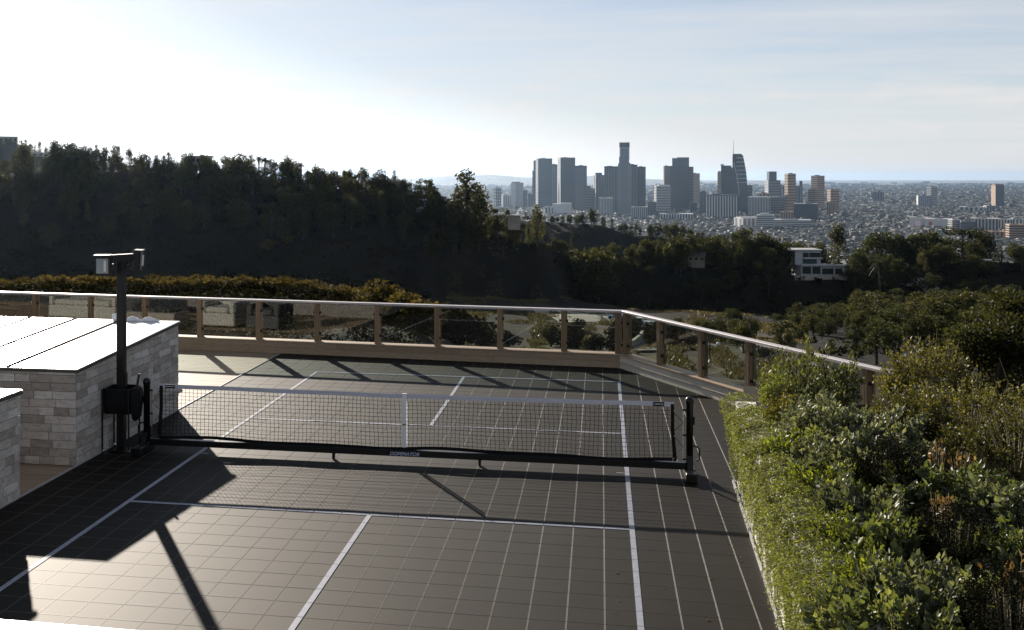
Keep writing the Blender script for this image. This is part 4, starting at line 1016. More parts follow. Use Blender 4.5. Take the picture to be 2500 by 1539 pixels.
for i, (px, py, rx, lab) in enumerate((
    (2105, 1255, .36, 'broad leaved grey green shrub in front of the farthest black bush'), (2262, 1215, .33, 'broad leaved shrub right of the farthest black bush'),
    (2385, 1225, .36, 'broad leaved shrub below the olive brown one, with dry leaves'), (2465, 1260, .40, 'broad leaved shrub at the right edge above the middle black bush'),
    (2180, 1365, .36, 'broad leaved shrub left of the middle black bush'), (2450, 1385, .30, 'broad leaved shrub right of the middle black bush'),
    (2225, 1485, .36, 'broad leaved shrub at the bottom edge left of the corner bush'), (2340, 1505, .30, 'broad leaved shrub between the two nearest black bushes'),
    (2170, 1540, .40, 'broad leaved shrub cut by the bottom edge beside the wall'))):
    shrub('broadleaf_shrub', lab, px, py, rx, .19, 0, zc=.98, nl=3600, leaf=(.03, .068), asp=.36, mat='leaf_broad' if i % 3 else 'leaf_sage', nshoot=80, big=90, group='broad leaved shrubs in the bed', upk=.75)
for px, py, lab in ((2290, 1110, 'dry orange leaf tuft under the olive brown shrub'), (2345, 1130, 'dry tan leaf tuft beside the olive brown shrub'), (2295, 1228, 'yellow leaf tuft amid grey green leaves'), (2478, 1400, 'large dry orange flower head at the right edge')):
    shrub('dry_tuft', lab, px, py, .07 if px < 2470 else .12, .08, 0, zc=1.12, nl=30, leaf=(.035, .075), asp=.3, mat='leaf_dry', nshoot=12, upk=1.2, cat='plant')
# bare arching twigs
for px0, py0, px1, py1, D, lab in ((2445, 1000, 2440, 875, 12.5, 'pale bare twig arching up at the right edge'), (2330, 880, 2235, 930, 13.0, 'thin pale twig leaning over the dark gap')):
    a, b = atd(px0, py0, D), atd(px1, py1, D); m_ = (a + b) / 2 + np.array([.08, 0, .02])
    tag(MB().tube([tuple(a - np.array([0, 0, .5])), tuple(a), tuple(m_), tuple(b)], [.009, .008, .006, .003], 5).build('bare_twig', M['stem']), lab, 'twig')
# litter on the court
lt = MB(); rr = random.Random(12)
for k in range(150):
    x, y_ = rr.uniform(1.9, 3.7), rr.uniform(-3.6, 2.2)
    if rr.random() > ((x - 1.6) / 2.2) ** 1.6: continue
    r_ = rr.uniform(.006, .02); a = rr.uniform(0, 6.3); ca, sa = math.cos(a) * r_, math.sin(a) * r_
    lt.add([(x - ca, y_ - sa, .003), (x - sa * .4, y_ + ca * .4, .006 + rr.random() * .012), (x + ca, y_ + sa, .004), (x + sa * .4, y_ - ca * .4, .004)], [(0, 1, 2, 3)])
tag(lt.build('leaf_litter', M['leaf_dry']), 'dry leaf bits scattered on the court by the planter wall', 'leaves', None, 'stuff')

# ------------------------------------------------------------------ tree kinds (unit trees 10 m high)
def clumps(centres, radii, per, size, flat=1., seed=0):
    g = np.random.default_rng(seed); P = []; A = []; L = []; T = []
    for c, r_ in zip(centres, radii):
        n = max(6, int(per * r_ ** 2)); d = unit(g.normal(size=(n, 3))); rad = r_ * g.uniform(.55, 1.05, n) ** .7
        p = np.array(c) + d * rad[:, None] * np.array([1, 1, flat]); P.append(p); A.append(unit(d * .5 + g.normal(size=(n, 3)))); L.append(g.uniform(.7, 1.3, n) * size)
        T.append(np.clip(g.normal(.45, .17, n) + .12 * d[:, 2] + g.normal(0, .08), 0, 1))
    return np.concatenate(P), np.concatenate(A), np.concatenate(L), np.concatenate(T)
PROTO = {}
def proto(kind, seed, mat):
    g = np.random.default_rng(seed); tr = MB(); cs = []; rs = []
    if kind == 'round':
        tr.tube([(0, 0, -.8), (0.1, 0, 1.5), (.0, .1, 3.2), (.1, 0, 6)], [.42, .34, .28, .1], 7)
        for k in range(40):
            d = unit(g.normal(size=3)); d[2] = d[2] * 1.05 + .05; f = g.uniform(.5, 1); c = np.array([d[0] * 4.0 * f, d[1] * 4.0 * f, 4.9 + d[2] * 4.1 * f]); cs.append(c); rs.append(g.uniform(.95, 1.75))
            if k % 3 == 0: tr.tube([(0, 0, 2.6), tuple(c * .5 + np.array([0, 0, 1.4])), tuple(c)], [.2, .12, .04], 5, cap=False)
        per, size, flat = 40, .46, .85
    elif kind == 'tall':
        tr.tube([(0, 0, -.8), (.1, 0, 3), (-.1, .1, 6), (0, 0, 9.3)], [.26, .2, .13, .04], 7)
        for k in range(44):
            h = g.uniform(.06, 1) ** .8; w_ = 1.75 * math.sin(min(1, (1.08 - h) * 1.5) * 1.5) * g.uniform(.35, 1.0); a = g.uniform(0, 6.28); c = np.array([math.cos(a) * w_, math.sin(a) * w_, .6 + 8.8 * h]); cs.append(c); rs.append(g.uniform(.55, 1.05))
            if k % 4 == 0: tr.tube([(0, 0, max(.5, c[2] - 1.2)), tuple(c)], [.09, .03], 5, cap=False)
        per, size, flat = 75, .3, 1.05
    elif kind == 'pine':
        tr.tube([(0, 0, -.8), (.1, 0, 3), (.0, .2, 6), (0, 0, 9)], [.36, .28, .2, .06], 7)
        for k in range(48):
            h = g.uniform(0, 1); w_ = (1.2 + 2.2 * (1 - abs(h - .45) * 1.3)) * g.uniform(.45, 1.); a = g.uniform(0, 6.28); c = np.array([math.cos(a) * w_, math.sin(a) * w_, 2.2 + 7.2 * h]); cs.append(c); rs.append(g.uniform(.65, 1.2))
            if k % 2 == 0: tr.tube([(0, 0, c[2] - .9), tuple(c * np.array([.55, .55, 1]) - np.array([0, 0, .3])), tuple(c)], [.12, .08, .03], 5, cap=False)
        per, size, flat = 75, .33, .6
    elif kind == 'umbrella':
        tr.tube([(0, 0, -.8), (.2, 0, 2.2), (.1, .2, 4.2)], [.45, .38, .3], 7)
        for k in range(44):
            a = g.uniform(0, 6.28); w_ = 5.2 * g.uniform(.05, 1) ** .6; c = np.array([math.cos(a) * w_, math.sin(a) * w_, 8.6 - (w_ / 5.2) ** 2 * 3.6 + g.normal(0, .35)]); cs.append(c); rs.append(g.uniform(.8, 1.4))
            if k % 3 == 0: tr.tube([(.1, .2, 4), tuple(c * np.array([.5, .5, .75])), tuple(c)], [.22, .14, .05], 5, cap=False)
        per, size, flat = 70, .34, .75
    elif kind == 'cypress':
        tr.tube([(0, 0, -.8), (0, 0, 8)], [.2, .05], 6)
        for k in range(30):
            h = (k + .5) / 30; w_ = .75 * (1 - h) ** .6 * g.uniform(.2, .9); a = g.uniform(0, 6.28); cs.append(np.array([math.cos(a) * w_, math.sin(a) * w_, .5 + 9 * h])); rs.append(g.uniform(.4, .75) * (1.15 - h * .6))
        per, size, flat = 95, .22, 1.5
    elif kind == 'bush':
        for k in range(18):
            d = unit(g.normal(size=3)); f = g.uniform(.3, 1); cs.append(np.array([d[0] * 4 * f, d[1] * 4 * f, 3.6 + d[2] * 3.2 * f])); rs.append(g.uniform(1.6, 3.0))
        tr.tube([(0, 0, -1.5), (0, 0, 3)], [.4, .2], 5); per, size, flat = 13, .85, .8
    P, A, L, T = clumps(cs, rs, per, size, flat, seed + 50)
    V, Q = card_arrays(P, A, L, L * .42)
    cm = npmesh('crown', V, Q, T); cm.materials.append(M[mat]); tm = tr.mesh('trunk'); tm.materials.append(M['bark'])
    return tm, cm
def palm_proto(seed):
    g = np.random.default_rng(seed); tr = MB().tube([(0, 0, -.5), (.1, 0, 4), (0, .1, 8.6)], [.22, .17, .16], 7); V = []; Q = []; T = []
    for k in range(34):
        a = g.uniform(0, 6.28); e = g.uniform(-.7, 1.2); d = np.array([math.cos(a), math.sin(a), 0]); prev = np.array([0, 0, 8.6]); sd = np.array([-d[1], d[0], 0])
        pts = []
        for i in range(5):
            t = i / 4; pts.append(np.array([0, .1, 8.6]) + d * 1.9 * t * math.cos(e * .6) + np.array([0, 0, 1]) * (1.9 * t * math.sin(e) - 1.1 * t * t))
        for i in range(4):
            w0, w1 = .22 * (1 - i / 4.6), .22 * (1 - (i + 1) / 4.6); b0 = len(V)
            V += [pts[i] - sd * w0, pts[i] + sd * w0, pts[i + 1] + sd * w1, pts[i + 1] - sd * w1]; Q.append([b0, b0 + 1, b0 + 2, b0 + 3]); T.append(.4 + .2 * g.random())
    cm = npmesh('crown', np.array(V), np.array(Q), np.array(T)); cm.materials.append(M['leaf_pine']); tm = tr.mesh('trunk'); tm.materials.append(M['bark']); return tm, cm
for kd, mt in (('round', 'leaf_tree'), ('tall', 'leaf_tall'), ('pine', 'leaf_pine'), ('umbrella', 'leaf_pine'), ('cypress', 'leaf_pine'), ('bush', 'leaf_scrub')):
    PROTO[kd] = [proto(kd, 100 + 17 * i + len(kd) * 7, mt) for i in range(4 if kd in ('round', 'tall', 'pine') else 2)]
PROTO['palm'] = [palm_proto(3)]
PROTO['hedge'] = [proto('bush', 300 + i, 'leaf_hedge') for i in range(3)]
KN = {'round': 'oak_tree', 'tall': 'eucalyptus_tree', 'pine': 'pine_tree', 'umbrella': 'umbrella_pine', 'cypress': 'cypress_tree', 'palm': 'palm_tree', 'bush': 'scrub_bush', 'hedge': 'chaparral_bush'}
KC = {'round': 'tree', 'tall': 'tree', 'pine': 'tree', 'umbrella': 'tree', 'cypress': 'tree', 'palm': 'palm tree', 'bush': 'bush', 'hedge': 'bush'}
TR = random.Random(77)
def tree(kind, p, h, label, group=None, wide=1., mat=None):
    t = thing(KN[kind], label, KC[kind], p, TR.uniform(0, 6.28), group); s_ = h / 10; t.scale = (s_ * wide, s_ * wide, s_)
    tm, cm = TR.choice(PROTO[kind])
    for nm_, me in (('trunk', tm), ('crown', cm)):
        o = bpy.data.objects.new(nm_, me); COL.objects.link(o); o.parent = t
    return t
def tree_px(kind, px, top, D, label, group=None, wide=1., base=None):
    """tree at bearing px and distance D whose top is seen at row top"""
    p = gpt(px, D); z1 = CAM[2] - (top - YH) / F * D; h = max(1.5, z1 - p[2]); return tree(kind, p, h, label, group, wide)

# ------------------------------------------------------------------ chaparral hedge on the near ridge
TOPX = [(-150, 668), (0, 668), (120, 664), (300, 661), (480, 664), (640, 662), (720, 672), (800, 682), (870, 700), (930, 722)]
HG = 'chaparral bushes on the near ridge behind the railing'
HSEG = lambda px: seg(px, (230, 480, 700, 850), ('left of the floodlight', 'right of the floodlight', 'in the middle of the row', 'where the row starts to drop', 'at its dropping right end'))
k = 0; px = -140.
while px < 935:
    top = np.interp(px, *zip(*TOPX)) + TR.uniform(-5, 7)
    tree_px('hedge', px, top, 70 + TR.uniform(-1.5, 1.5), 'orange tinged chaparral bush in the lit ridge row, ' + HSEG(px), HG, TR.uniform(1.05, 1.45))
    px += TR.uniform(15, 26)
for row, (D, dy) in enumerate(((66.5, 17), (62.5, 30), (58, 44))):  # lower rows take the darker scrub leaf, shade put into the colour
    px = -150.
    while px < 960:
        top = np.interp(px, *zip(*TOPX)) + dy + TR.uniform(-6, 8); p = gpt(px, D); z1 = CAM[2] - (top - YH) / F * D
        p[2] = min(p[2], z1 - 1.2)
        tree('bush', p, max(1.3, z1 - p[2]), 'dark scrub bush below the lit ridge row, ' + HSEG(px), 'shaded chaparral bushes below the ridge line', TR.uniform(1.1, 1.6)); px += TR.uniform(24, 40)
# bushes on the grassy spur that runs down behind the rail
for px, py, h in ((905, 712, 1.5), (960, 728, 1.2), (1005, 740, 1.4), (1040, 775, 2.0), (1075, 800, 2.2), (1105, 812, 2.0), (930, 760, 2.2), (985, 790, 2.2), (1030, 812, 2.2)):
    p, D = ground_at(px, py); tree('hedge', gpt(px, min(D, 70)), h, 'rounded bush on the grassy spur seen through the middle glass panels', 'bushes on the grassy spur', 1.3)

# scrub that covers the slopes, uncountable
def scrub_cover():
    P = []; A = []; L = []; T = []
    g = np.random.default_rng(41); n = 0
    while n < 5200:
        px = g.uniform(-900, 2900); band = g.random()
        if band < .62:
            d, z = prof(px); D = g.uniform(d[5] - 25, d[6] + 25)
        elif band < .8:
            d, z = prof(px); D = g.uniform(d[8] - 10, d[9] + 30)
        elif band < .9: D = g.uniform(150, 340)
        else:
            px = g.uniform(-250, 1010); D = g.uniform(27, 66)
        py = YH + (CAM[2] - tz(px, D)) / D * F
        if 1040 < px < 1960 and 95 < D < 330 and g.random() < .985: continue
        if 67 < D < 200 and px < 1100: continue
        c = gpt(px, D); r_ = g.uniform(.9, 2.3) * (1.5 if D > 600 else 1) * (.5 if D < 67 else 1); m_ = 20 if D > 67 else 110
        dd = unit(g.normal(size=(m_, 3))); dd[:, 2] = np.abs(dd[:, 2])
        P.append(c + dd * r_ * g.uniform(.6, 1.05, (m_, 1)) * np.array([1, 1, .75])); A.append(unit(dd * .4 + g.normal(size=(m_, 3)))); L.append(g.uniform(.6, 1.2, m_) * r_ * (.5 if D > 67 else .17)); T.append(np.clip(g.normal(.4, .15) + g.normal(0, .12, m_), 0, 1)); n += 1
    P = np.concatenate(P); V, Q = card_arrays(P, np.concatenate(A), np.concatenate(L), np.concatenate(L) * .45)
    tag(link('scrub_cover', npmesh('scrub_cover', V, Q, np.concatenate(T)), None, M['leaf_scrub']), 'dense dark scrub covering the canyon slopes', 'scrub', None, 'stuff')
scrub_cover()
def dry_grass():
    g = np.random.default_rng(15); P = []; n = 0
    while n < 15000:
        px = g.uniform(1090, 1990); D = g.uniform(105, 330)
        if vnoise(px / 55 + 3, D / 16) + .5 * vnoise(px / 21, D / 6) < .15: continue
        P.append(gpt(px, D)); n += 1
    P = np.array(P); k = 4; P = np.repeat(P, k, 0) + g.normal(0, .22, (n * k, 3)) * [1, 1, .15]
    A = unit(g.normal(size=P.shape) * .5 + [0, 0, 1.]); L = g.uniform(.3, .8, len(P)); V, Q = card_arrays(P + A * L[:, None] * .4, A, L, L * .16)
    tag(link('dry_grass', npmesh('dry_grass', V, Q, np.clip(g.normal(.5, .25, len(P)), 0, 1)), None, M['leaf_grass']), 'tufts of dry grass on the canyon lot', 'grass', None, 'stuff')
dry_grass()

# ------------------------------------------------------------------ trees on the left ridge
RT_TOP = [(0, 400), (45, 345), (80, 365), (130, 345), (165, 352), (215, 352), (240, 356), (265, 357), (310, 366), (350, 372), (385, 370), (420, 382), (455, 375), (500, 385), (580, 376), (620, 384), (690, 388), (735, 392), (790, 408), (830, 412), (860, 412), (900, 415), (940, 420), (985, 424), (1020, 436), (1060, 448), (1085, 460)]
RSEG = lambda px: seg(px, (200, 440, 600, 750, 900, 1003), ('at its far left end', 'left of the hilltop house', 'between the hilltop house and the palm pair', 'around the ridge palms', 'right of the big bushy palm', 'left of the thin mast', 'right of the thin mast'))
for i in range(125):
    px = -60 + i * 9.1 + TR.uniform(-6, 6); d, z = prof(px); top = np.interp(px, *zip(*RT_TOP)) + TR.choice([-6, 0, 6, 14, 22, 30]) + TR.uniform(-4, 5)
    kd = TR.choice(['tall', 'tall', 'cypress', 'pine', 'tall', 'round']) if px < 340 else TR.choice(['round', 'tall', 'tall', 'pine', 'round', 'cypress'] if px < 760 else ['round', 'tall', 'pine', 'round'])
    nm_ = {'tall': 'slender eucalyptus on the left ridge crest, ', 'cypress': 'narrow cypress on the left ridge crest, ', 'pine': 'open pine on the left ridge crest, ', 'round': 'round tree on the left ridge crest, '}[kd] + RSEG(px)
    tree_px(kd, px, top, d[6] + TR.uniform(-7, 5), nm_, 'trees on the crest of the left ridge', {'tall': TR.uniform(.7, 1.25), 'cypress': TR.uniform(.8, 1.3), 'pine': TR.uniform(.6, .95), 'round': TR.uniform(.6, .95)}[kd])
for px, top, kd, lab in ((55, 344, 'tall', 'tallest lumpy eucalyptus at the far left of the ridge'), (135, 342, 'tall', 'tall backlit eucalyptus second from the left on the ridge'), (103, 366, 'cypress', 'dark pointed cypress between the two tall eucalypts on the left'),
                         (168, 350, 'pine', 'tall dark pine on the left ridge right of the cypress'), (585, 374, 'round', 'dome shaped tree on the ridge right of the hilltop house')):
    d, z = prof(px); tree_px(kd, px, top, d[6] - 8, lab, None, 1.0)
for px, top, lab in ((633, 375, 'palm on the ridge, left one of a pair'), (646, 378, 'palm on the ridge, right one of a pair'), (672, 390, 'small palm just right of the pair on the ridge'), (734, 392, 'big bushy palm on the ridge with a wide crown'), (412, 366, 'thin tall palm alone on the ridge skyline'), (358, 372, 'short palm on the left ridge beside the round tree')):
    d, z = prof(px); tree_px('palm', px, top, d[6] - 4, lab, 'palms on the left ridge', 1.1 if px in (412,) else 1.5)
for i in range(120):
    px = TR.uniform(-80, 1180); d, z = prof(px); f = TR.random() ** .7; D = d[5] + (d[6] - d[5]) * (.3 + .66 * f)
    kd = TR.choice(['round', 'tall', 'round', 'pine']); h = TR.uniform(5.5, 9.5)
    tree(kd, gpt(px, D), h, 'shaded tree on the left ridge face, ' + RSEG(px), 'shaded trees on the face of the left ridge', TR.uniform(.8, 1.1))
# light green clumps low on the dark slope
for px, py, h in ((565, 557, 2.6), (580, 560, 2.), (655, 615, 4.2), (705, 607, 3.2), (648, 622, 2.5), (1085, 598, 5.2), (1100, 585, 4.2), (1072, 607, 3.0), (55, 515, 3)):
    p, D = ground_at(px, py); tree('hedge', p, h, 'small light green bush standing alone on the dark left slope', 'light bushes on the dark left slope', 1.1)
# the big tree group left of the skyline
for px, top, D, wd, lab in ((1140, 414, 306, .95, 'tallest dark tree group left of the skyline, its biggest crown'), (1168, 440, 309, .8, 'right hand crown of the big tree group left of the skyline'), (1112, 470, 304, .9, 'lower left crown of the big tree group left of the skyline')):
    tree_px('tall', px, top, D, lab, None, wd * 1.25)
for px, top, kd, h in ((1188, 520, 'round', 6), (1215, 508, 'pine', 7), (1238, 512, 'tall', 6), (1265, 560, 'tall', 6), (1290, 545, 'tall', 7), (1312, 500, 'tall', 9), (1330, 590, 'round', 5), (1205, 525, 'round', 6), (1255, 530, 'round', 6)):
    d, z = prof(px); tree_px(kd, px, top, d[6] - 2, 'small tree on the shoulder of the ridge where it drops below the skyline', 'trees on the dropping shoulder of the left ridge', .9)
for px, top, kd in ((1395, 560, 'cypress'), (1352, 580, 'round'), (1370, 585, 'round'), (1445, 592, 'round'), (1430, 595, 'round'), (1460, 605, 'round')):
    d, z = prof(px); D = 345; p = gpt(px, D); z1 = CAM[2] - (top - YH) / F * D; p[2] = min(p[2], z1 - 4)
    tree(kd, p, z1 - p[2], 'slim dark cypress standing alone in the saddle below the towers' if kd == 'cypress' else 'bush like tree in the saddle below the towers', None if kd == 'cypress' else 'trees in the saddle below the towers', 1.)
# hazy wooded hill in front of the towers
for i in range(46):
    px = 1230 + i * 14 + TR.uniform(-6, 6); d, z = prof(px)
    top = np.interp(px, [1230, 1300, 1330, 1400, 1450, 1490, 1560, 1640, 1700, 1800, 1880], [540, 512, 525, 520, 508, 535, 545, 540, 562, 580, 590]) + TR.uniform(-4, 10)
    tree_px(TR.choice(['round', 'round', 'tall', 'pine']), px, top, d[9] + TR.uniform(-6, 10), 'bluish hazy tree on the wooded hill at the foot of the towers', 'hazy trees at the foot of the towers', TR.uniform(.7, 1.))
# far left hill behind the ridge
for i in range(26):
    px = -20 + i * 12 + TR.uniform(-4, 4); d, z = prof(px); top = np.interp(px, [0, 60, 150, 250, 330], [334, 342, 356, 372, 392]) + TR.uniform(-3, 10)
    tree_px(TR.choice(['round', 'tall']), px, top, d[9] + TR.uniform(-8, 5), 'pale hazy tree on the far hilltop at the top left', 'hazy trees on the far left hilltop', TR.uniform(.9, 1.2))

# ------------------------------------------------------------------ trees on the right hand ridge and in the canyon
RG = 'trees on the middle ridge below the city'
RTOP = [(1480, 600), (1540, 590), (1600, 585), (1660, 568), (1720, 575), (1790, 560), (1850, 562), (1900, 580), (1950, 588), (2000, 596)]
for i in range(44):
    px = 1470 + i * 12.5 + TR.uniform(-6, 6); d, z = prof(px); top = np.interp(px, *zip(*RTOP)) + TR.choice([-9, -2, 6, 16, 28, 38]) + TR.uniform(-3, 3)
    D = d[6] + TR.uniform(-8, 13)
    if abs(px - 1700) < 22 or abs(px - 1590) < 14: D = d[6] + TR.uniform(6, 14)
    if 1915 < px < 2080: D = d[6] + TR.uniform(14, 26)
    tree_px(TR.choice(['round', 'round', 'tall', 'pine', 'round']), px, top, D, 'sunlit tree on the middle ridge, ' + seg(px, (1560, 1650, 1760, 1900), ('near the dark cypress in the saddle', 'around the small white flat roofed house', 'above the grey two bay house', 'left of the white modern house', 'behind the white modern house')), RG, TR.uniform(.65, 1.1))
for px, top, D, kd, wd, lab in ((2045, 544, 372, 'tall', 1.0, 'tall dark tree directly behind the white modern house'), (2150, 557, 400, 'umbrella', .75, 'broad flat dark pine right of the tall tree by the house'), (2185, 562, 402, 'umbrella', .6, 'dark pine leaning on the broad flat one'),
                               (2220, 560, 404, 'pine', 1.15, 'dark pine in the middle of the right ridge row'), (2250, 570, 400, 'pine', 1.0, 'dark pine next right in the ridge row, slightly lower'), (2275, 566, 402, 'tall', 1.3, 'dark round topped tree at the end of the ridge row'), (2300, 580, 400, 'pine', 1.0, 'lower pine right of the round topped tree'),
                               (2350, 556, 408, 'pine', 1.35, 'large open pine whose branches fan out against the city'), (2400, 560, 410, 'tall', 1.1, 'tall twin topped tree right of the large open pine'), (2418, 572, 408, 'tall', .9, 'second tall tree right of the large open pine'), (2445, 580, 406, 'cypress', 1.5, 'slim dark tree last in the ridge row')):
    tree_px(kd, px, top, D, lab, None, wd)
for px, top, D, lab in ((2148, 622, 350, 'small palm in the woods right of the white house'),):
    tree_px('palm', px, top, D, lab, None, .9)
WG = 'woods on the right hand slope'
WSEG = lambda px, D: seg(px, (2200, 2360, 2500), ('below the white house', 'near the pale earth cut', 'toward the right edge', 'beyond the right edge')) + (' high up' if D > 300 else ' midway' if D > 210 else ' low down')
for i in range(330):
    px = TR.uniform(1940, 2640); d, z = prof(px); f = TR.random() ** .62; D = 165 + f * 228
    py = YH + (CAM[2] - tz(px, D)) / D * F
    if px < 2085 and D > 352: continue
    if px < 2200 and D < 235 and TR.random() < .75: continue
    kd = TR.choice(['round', 'round', 'round', 'tall', 'pine', 'pine'])
    tree(kd, gpt(px, D), TR.uniform(3.5, 6) if px < 2085 else TR.uniform(4.5, 9.5), {'round': 'round crowned tree in the right slope woods, ' + WSEG(px, D), 'tall': 'slender tree in the right slope woods, ' + WSEG(px, D), 'pine': 'clumpy pine in the right slope woods, ' + WSEG(px, D)}[kd], WG, TR.uniform(.85, 1.25))
for i in range(16):
    px = TR.uniform(1560, 2080); d, z = prof(px); D = d[6] - TR.uniform(4, 14)
    if 1915 < px < 2085: continue
    tree(TR.choice(['round', 'tall', 'round']), gpt(px, D), TR.uniform(4, 8), 'shadowed tree on the dark slope under the ' + seg(px, (1650, 1800), ('small white flat house', 'grey two bay house', 'white modern house')), 'shadowed trees under the middle ridge', TR.uniform(.9, 1.2))
for px, top, D, kd, wd, lab in ((1785, 748, 205, 'umbrella', .85, 'big round umbrella pine rising above the rail beyond the lot'), (1715, 776, 207, 'round', .6, 'small round tree left of the umbrella pine'), (1835, 765, 204, 'round', .8, 'dark broad tree right behind the umbrella pine'),
                               (1908, 765, 150, 'pine', .9, 'clumpy pine above the rail right of the umbrella pine'), (1935, 800, 152, 'pine', .7, 'smaller pine leaning beside the clumpy pine'), (2030, 826, 140, 'pine', .75, 'small bushy pine in the middle of the dark canyon'),
                               (2090, 790, 130, 'pine', .8, 'leaning pine left in the close group of three'), (2140, 775, 131, 'pine', 1.0, 'tallest pine in the close group of three'), (2185, 800, 129, 'pine', .85, 'right pine in the close group of three'),
                               (2290, 770, 170, 'round', 1.1, 'broad grey green tree in the canyon right of the pine group'), (2380, 745, 185, 'round', 1.15, 'broad rounded tree in the canyon near the right edge'), (2450, 760, 165, 'round', 1.1, 'large rounded tree at the right edge of the canyon'), (2255, 830, 150, 'round', .8, 'lower round tree in the canyon under the broad one'),
                               (2330, 700, 230, 'round', 1.1, 'rounded tree above the broad ones on the right slope')):
    tree_px(kd, px, top, D, lab, None, wd)
# trees and bushes around the lot
for px, py, h, kd in ((1120, 850, 3.2, 'bush'), (1155, 822, 2.6, 'bush'), (1180, 850, 3.4, 'bush'), (1240, 850, 3.0, 'bush'), (1345, 848, 3.6, 'round'), (1368, 846, 3.6, 'bush'), (1398, 850, 3.2, 'bush'), (1410, 812, 2.6, 'bush'), (1450, 855, 2.5, 'bush'),
                      (1525, 812, 3.6, 'bush'), (1545, 822, 3.6, 'bush'), (1510, 835, 3.2, 'bush'), (1530, 838, 3, 'bush'), (1595, 826, 3.2, 'bush'), (1605, 848, 3, 'bush'), (1625, 840, 3.4, 'bush'), (1650, 832, 3.6, 'bush'), (1640, 848, 3, 'bush'), (1655, 805, 2.6, 'round'), (1700, 830, 4, 'round'), (1730, 838, 4, 'round'), (1760, 836, 4.5, 'round'), (1800, 850, 4.5, 'round'), (1815, 858, 4, 'round'), (1870, 880, 2, 'bush'), (1690, 850, 2.6, 'bush'), (1500, 858, 2.4, 'bush')):
    p, D = ground_at(px, py); tree(kd, p, h, 'scrubby bush on the canyon lot, ' + seg(px, (1260, 1420, 1560, 1670), ('through the middle panels', 'left of the railing corner', 'below the white truck', 'between the corner posts and street lamp', 'right of the tall street lamp')), 'bushes around the canyon lot', 1.25 if kd == 'bush' else 1.)
# close tree on the right behind the planter
def close_tree(name, label, px, py, D, r_, nl, leaf, mat, zb):
    c = atd(px, py, D); t = thing(name, label, 'tree', (c[0], c[1], zb)); g = LR
    hz = c[2] - zb; tr = MB().tube([(0, 0, 0), (.1, 0, hz * .5), (0, .1, hz)], [.16, .12, .05], 7)
    cs = []
    for k in range(38):
        d = unit(g.normal(size=3)); f = g.uniform(.4, 1) ** .6; q = np.array([d[0] * r_ * f, d[1] * r_ * f, hz + d[2] * r_ * .85 * f]); cs.append((q, g.uniform(.22, .4) * r_))
        if k % 2 == 0: tr.tube([(0, 0, hz * .55), tuple(q * np.array([.5, .5, .85])), tuple(q)], [.05, .03, .008], 5, cap=False)
    PP = []; AA = []
    for q, rr_ in cs:
        m_ = nl // len(cs); d = unit(g.normal(size=(m_, 3))); PP.append(q + d * rr_ * g.uniform(.4, 1.05, (m_, 1)) * np.array([1, 1, .7])); AA.append(unit(d * .6 + g.normal(size=(m_, 3)) * .7 + np.array([0, 0, -.1])))
    P = np.concatenate(PP); A = np.concatenate(AA); V, Q = leaf_arrays(P, A, g.uniform(leaf[0], leaf[1], len(P)), g.uniform(.014, .024, len(P)) * leaf[1] / .08, .2)
    o = link('crown', npmesh('crown', V, Q, np.repeat(np.clip(g.normal(.5, .2, len(P)), 0, 1), 2)), t, M[mat]); o['kind'] = 'stuff'
    tr.build('trunk', M['bark'], t)
close_tree('laurel_tree', 'leafy green tree just beyond the planter at the right edge', 2410, 930, 18, 1.15, 24000, (.05, .09), 'leaf_tree', -4.5)
close_tree('laurel_tree', 'darker leafy tree top cut by the right edge', 2530, 860, 19.5, 1.25, 24000, (.05, .09), 'leaf_tree', -4.5)

# ------------------------------------------------------------------ houses on the hills
def at_ground(px, D): p = gpt(px, D); return p
def facing(px): return YAW - math.atan((px - CX) / F)
hp = gpt(1990, 368); hD = 368.; zf = lambda py: CAM[2] - (py - YH) / F * hD
hx = lambda px: (px - 1930) / F * hD
wh = thing('modern_house', 'white stepped modern house with long dark windows on the middle ridge', 'house', tuple(atd(1930, 672, hD)), YAW)
hb = zf(672)
def hbox(name, x0, x1, y0, y1, py0, py1, mat, parent=wh): return MB().box(((hx(x0) + hx(x1)) / 2, (y0 + y1) / 2, (zf(py0) + zf(py1)) / 2 - hb), (hx(x1) - hx(x0), y1 - y0, zf(py0) - zf(py1))).build(name, M[mat], parent)
hbox('wall', 1956, 2058, 0, 9, 649, 685, 'house_white'); hbox('wall', 1949, 2012, 3, 11, 613, 649, 'house_white'); hbox('wall', 1932, 1949, 5, 11, 616, 660, 'house_tan')
hbox('roof', 1930, 2014, 2.2, 11.5, 611, 613.5, 'house_white'); hbox('floor_slab', 1966, 2014, 1.6, 3, 630.5, 633.5, 'house_white'); hbox('terrace', 1955, 2062, -1.2, 0, 645.5, 649, 'house_white')
hbox('retaining_wall', 1937, 2075, -1.4, -.2, 672, 700, 'concrete')
for x0, x1, y_, a, b, mt in ((1968, 1982, 2.9, 619, 630, 'house_glass'), (1984, 2011, 2.9, 619, 630, 'house_glass'), (1968, 2002, 2.9, 634, 646, 'house_teal'), (1958, 1979, -.1, 652, 669, 'house_glass'), (1982, 2002, -.1, 652, 669, 'house_glass'), (2006, 2034, -.1, 656, 670, 'house_glass'), (2038, 2056, -.1, 656, 670, 'house_glass')):
    hbox('window', x0, x1, y_ - .06, y_ + .1, b, a, mt)
for x0 in (1955, 1979.5, 2003, 2035, 2057): hbox('column', x0, x0 + 2.5, -.5, -.14, 670, 649, 'house_white')
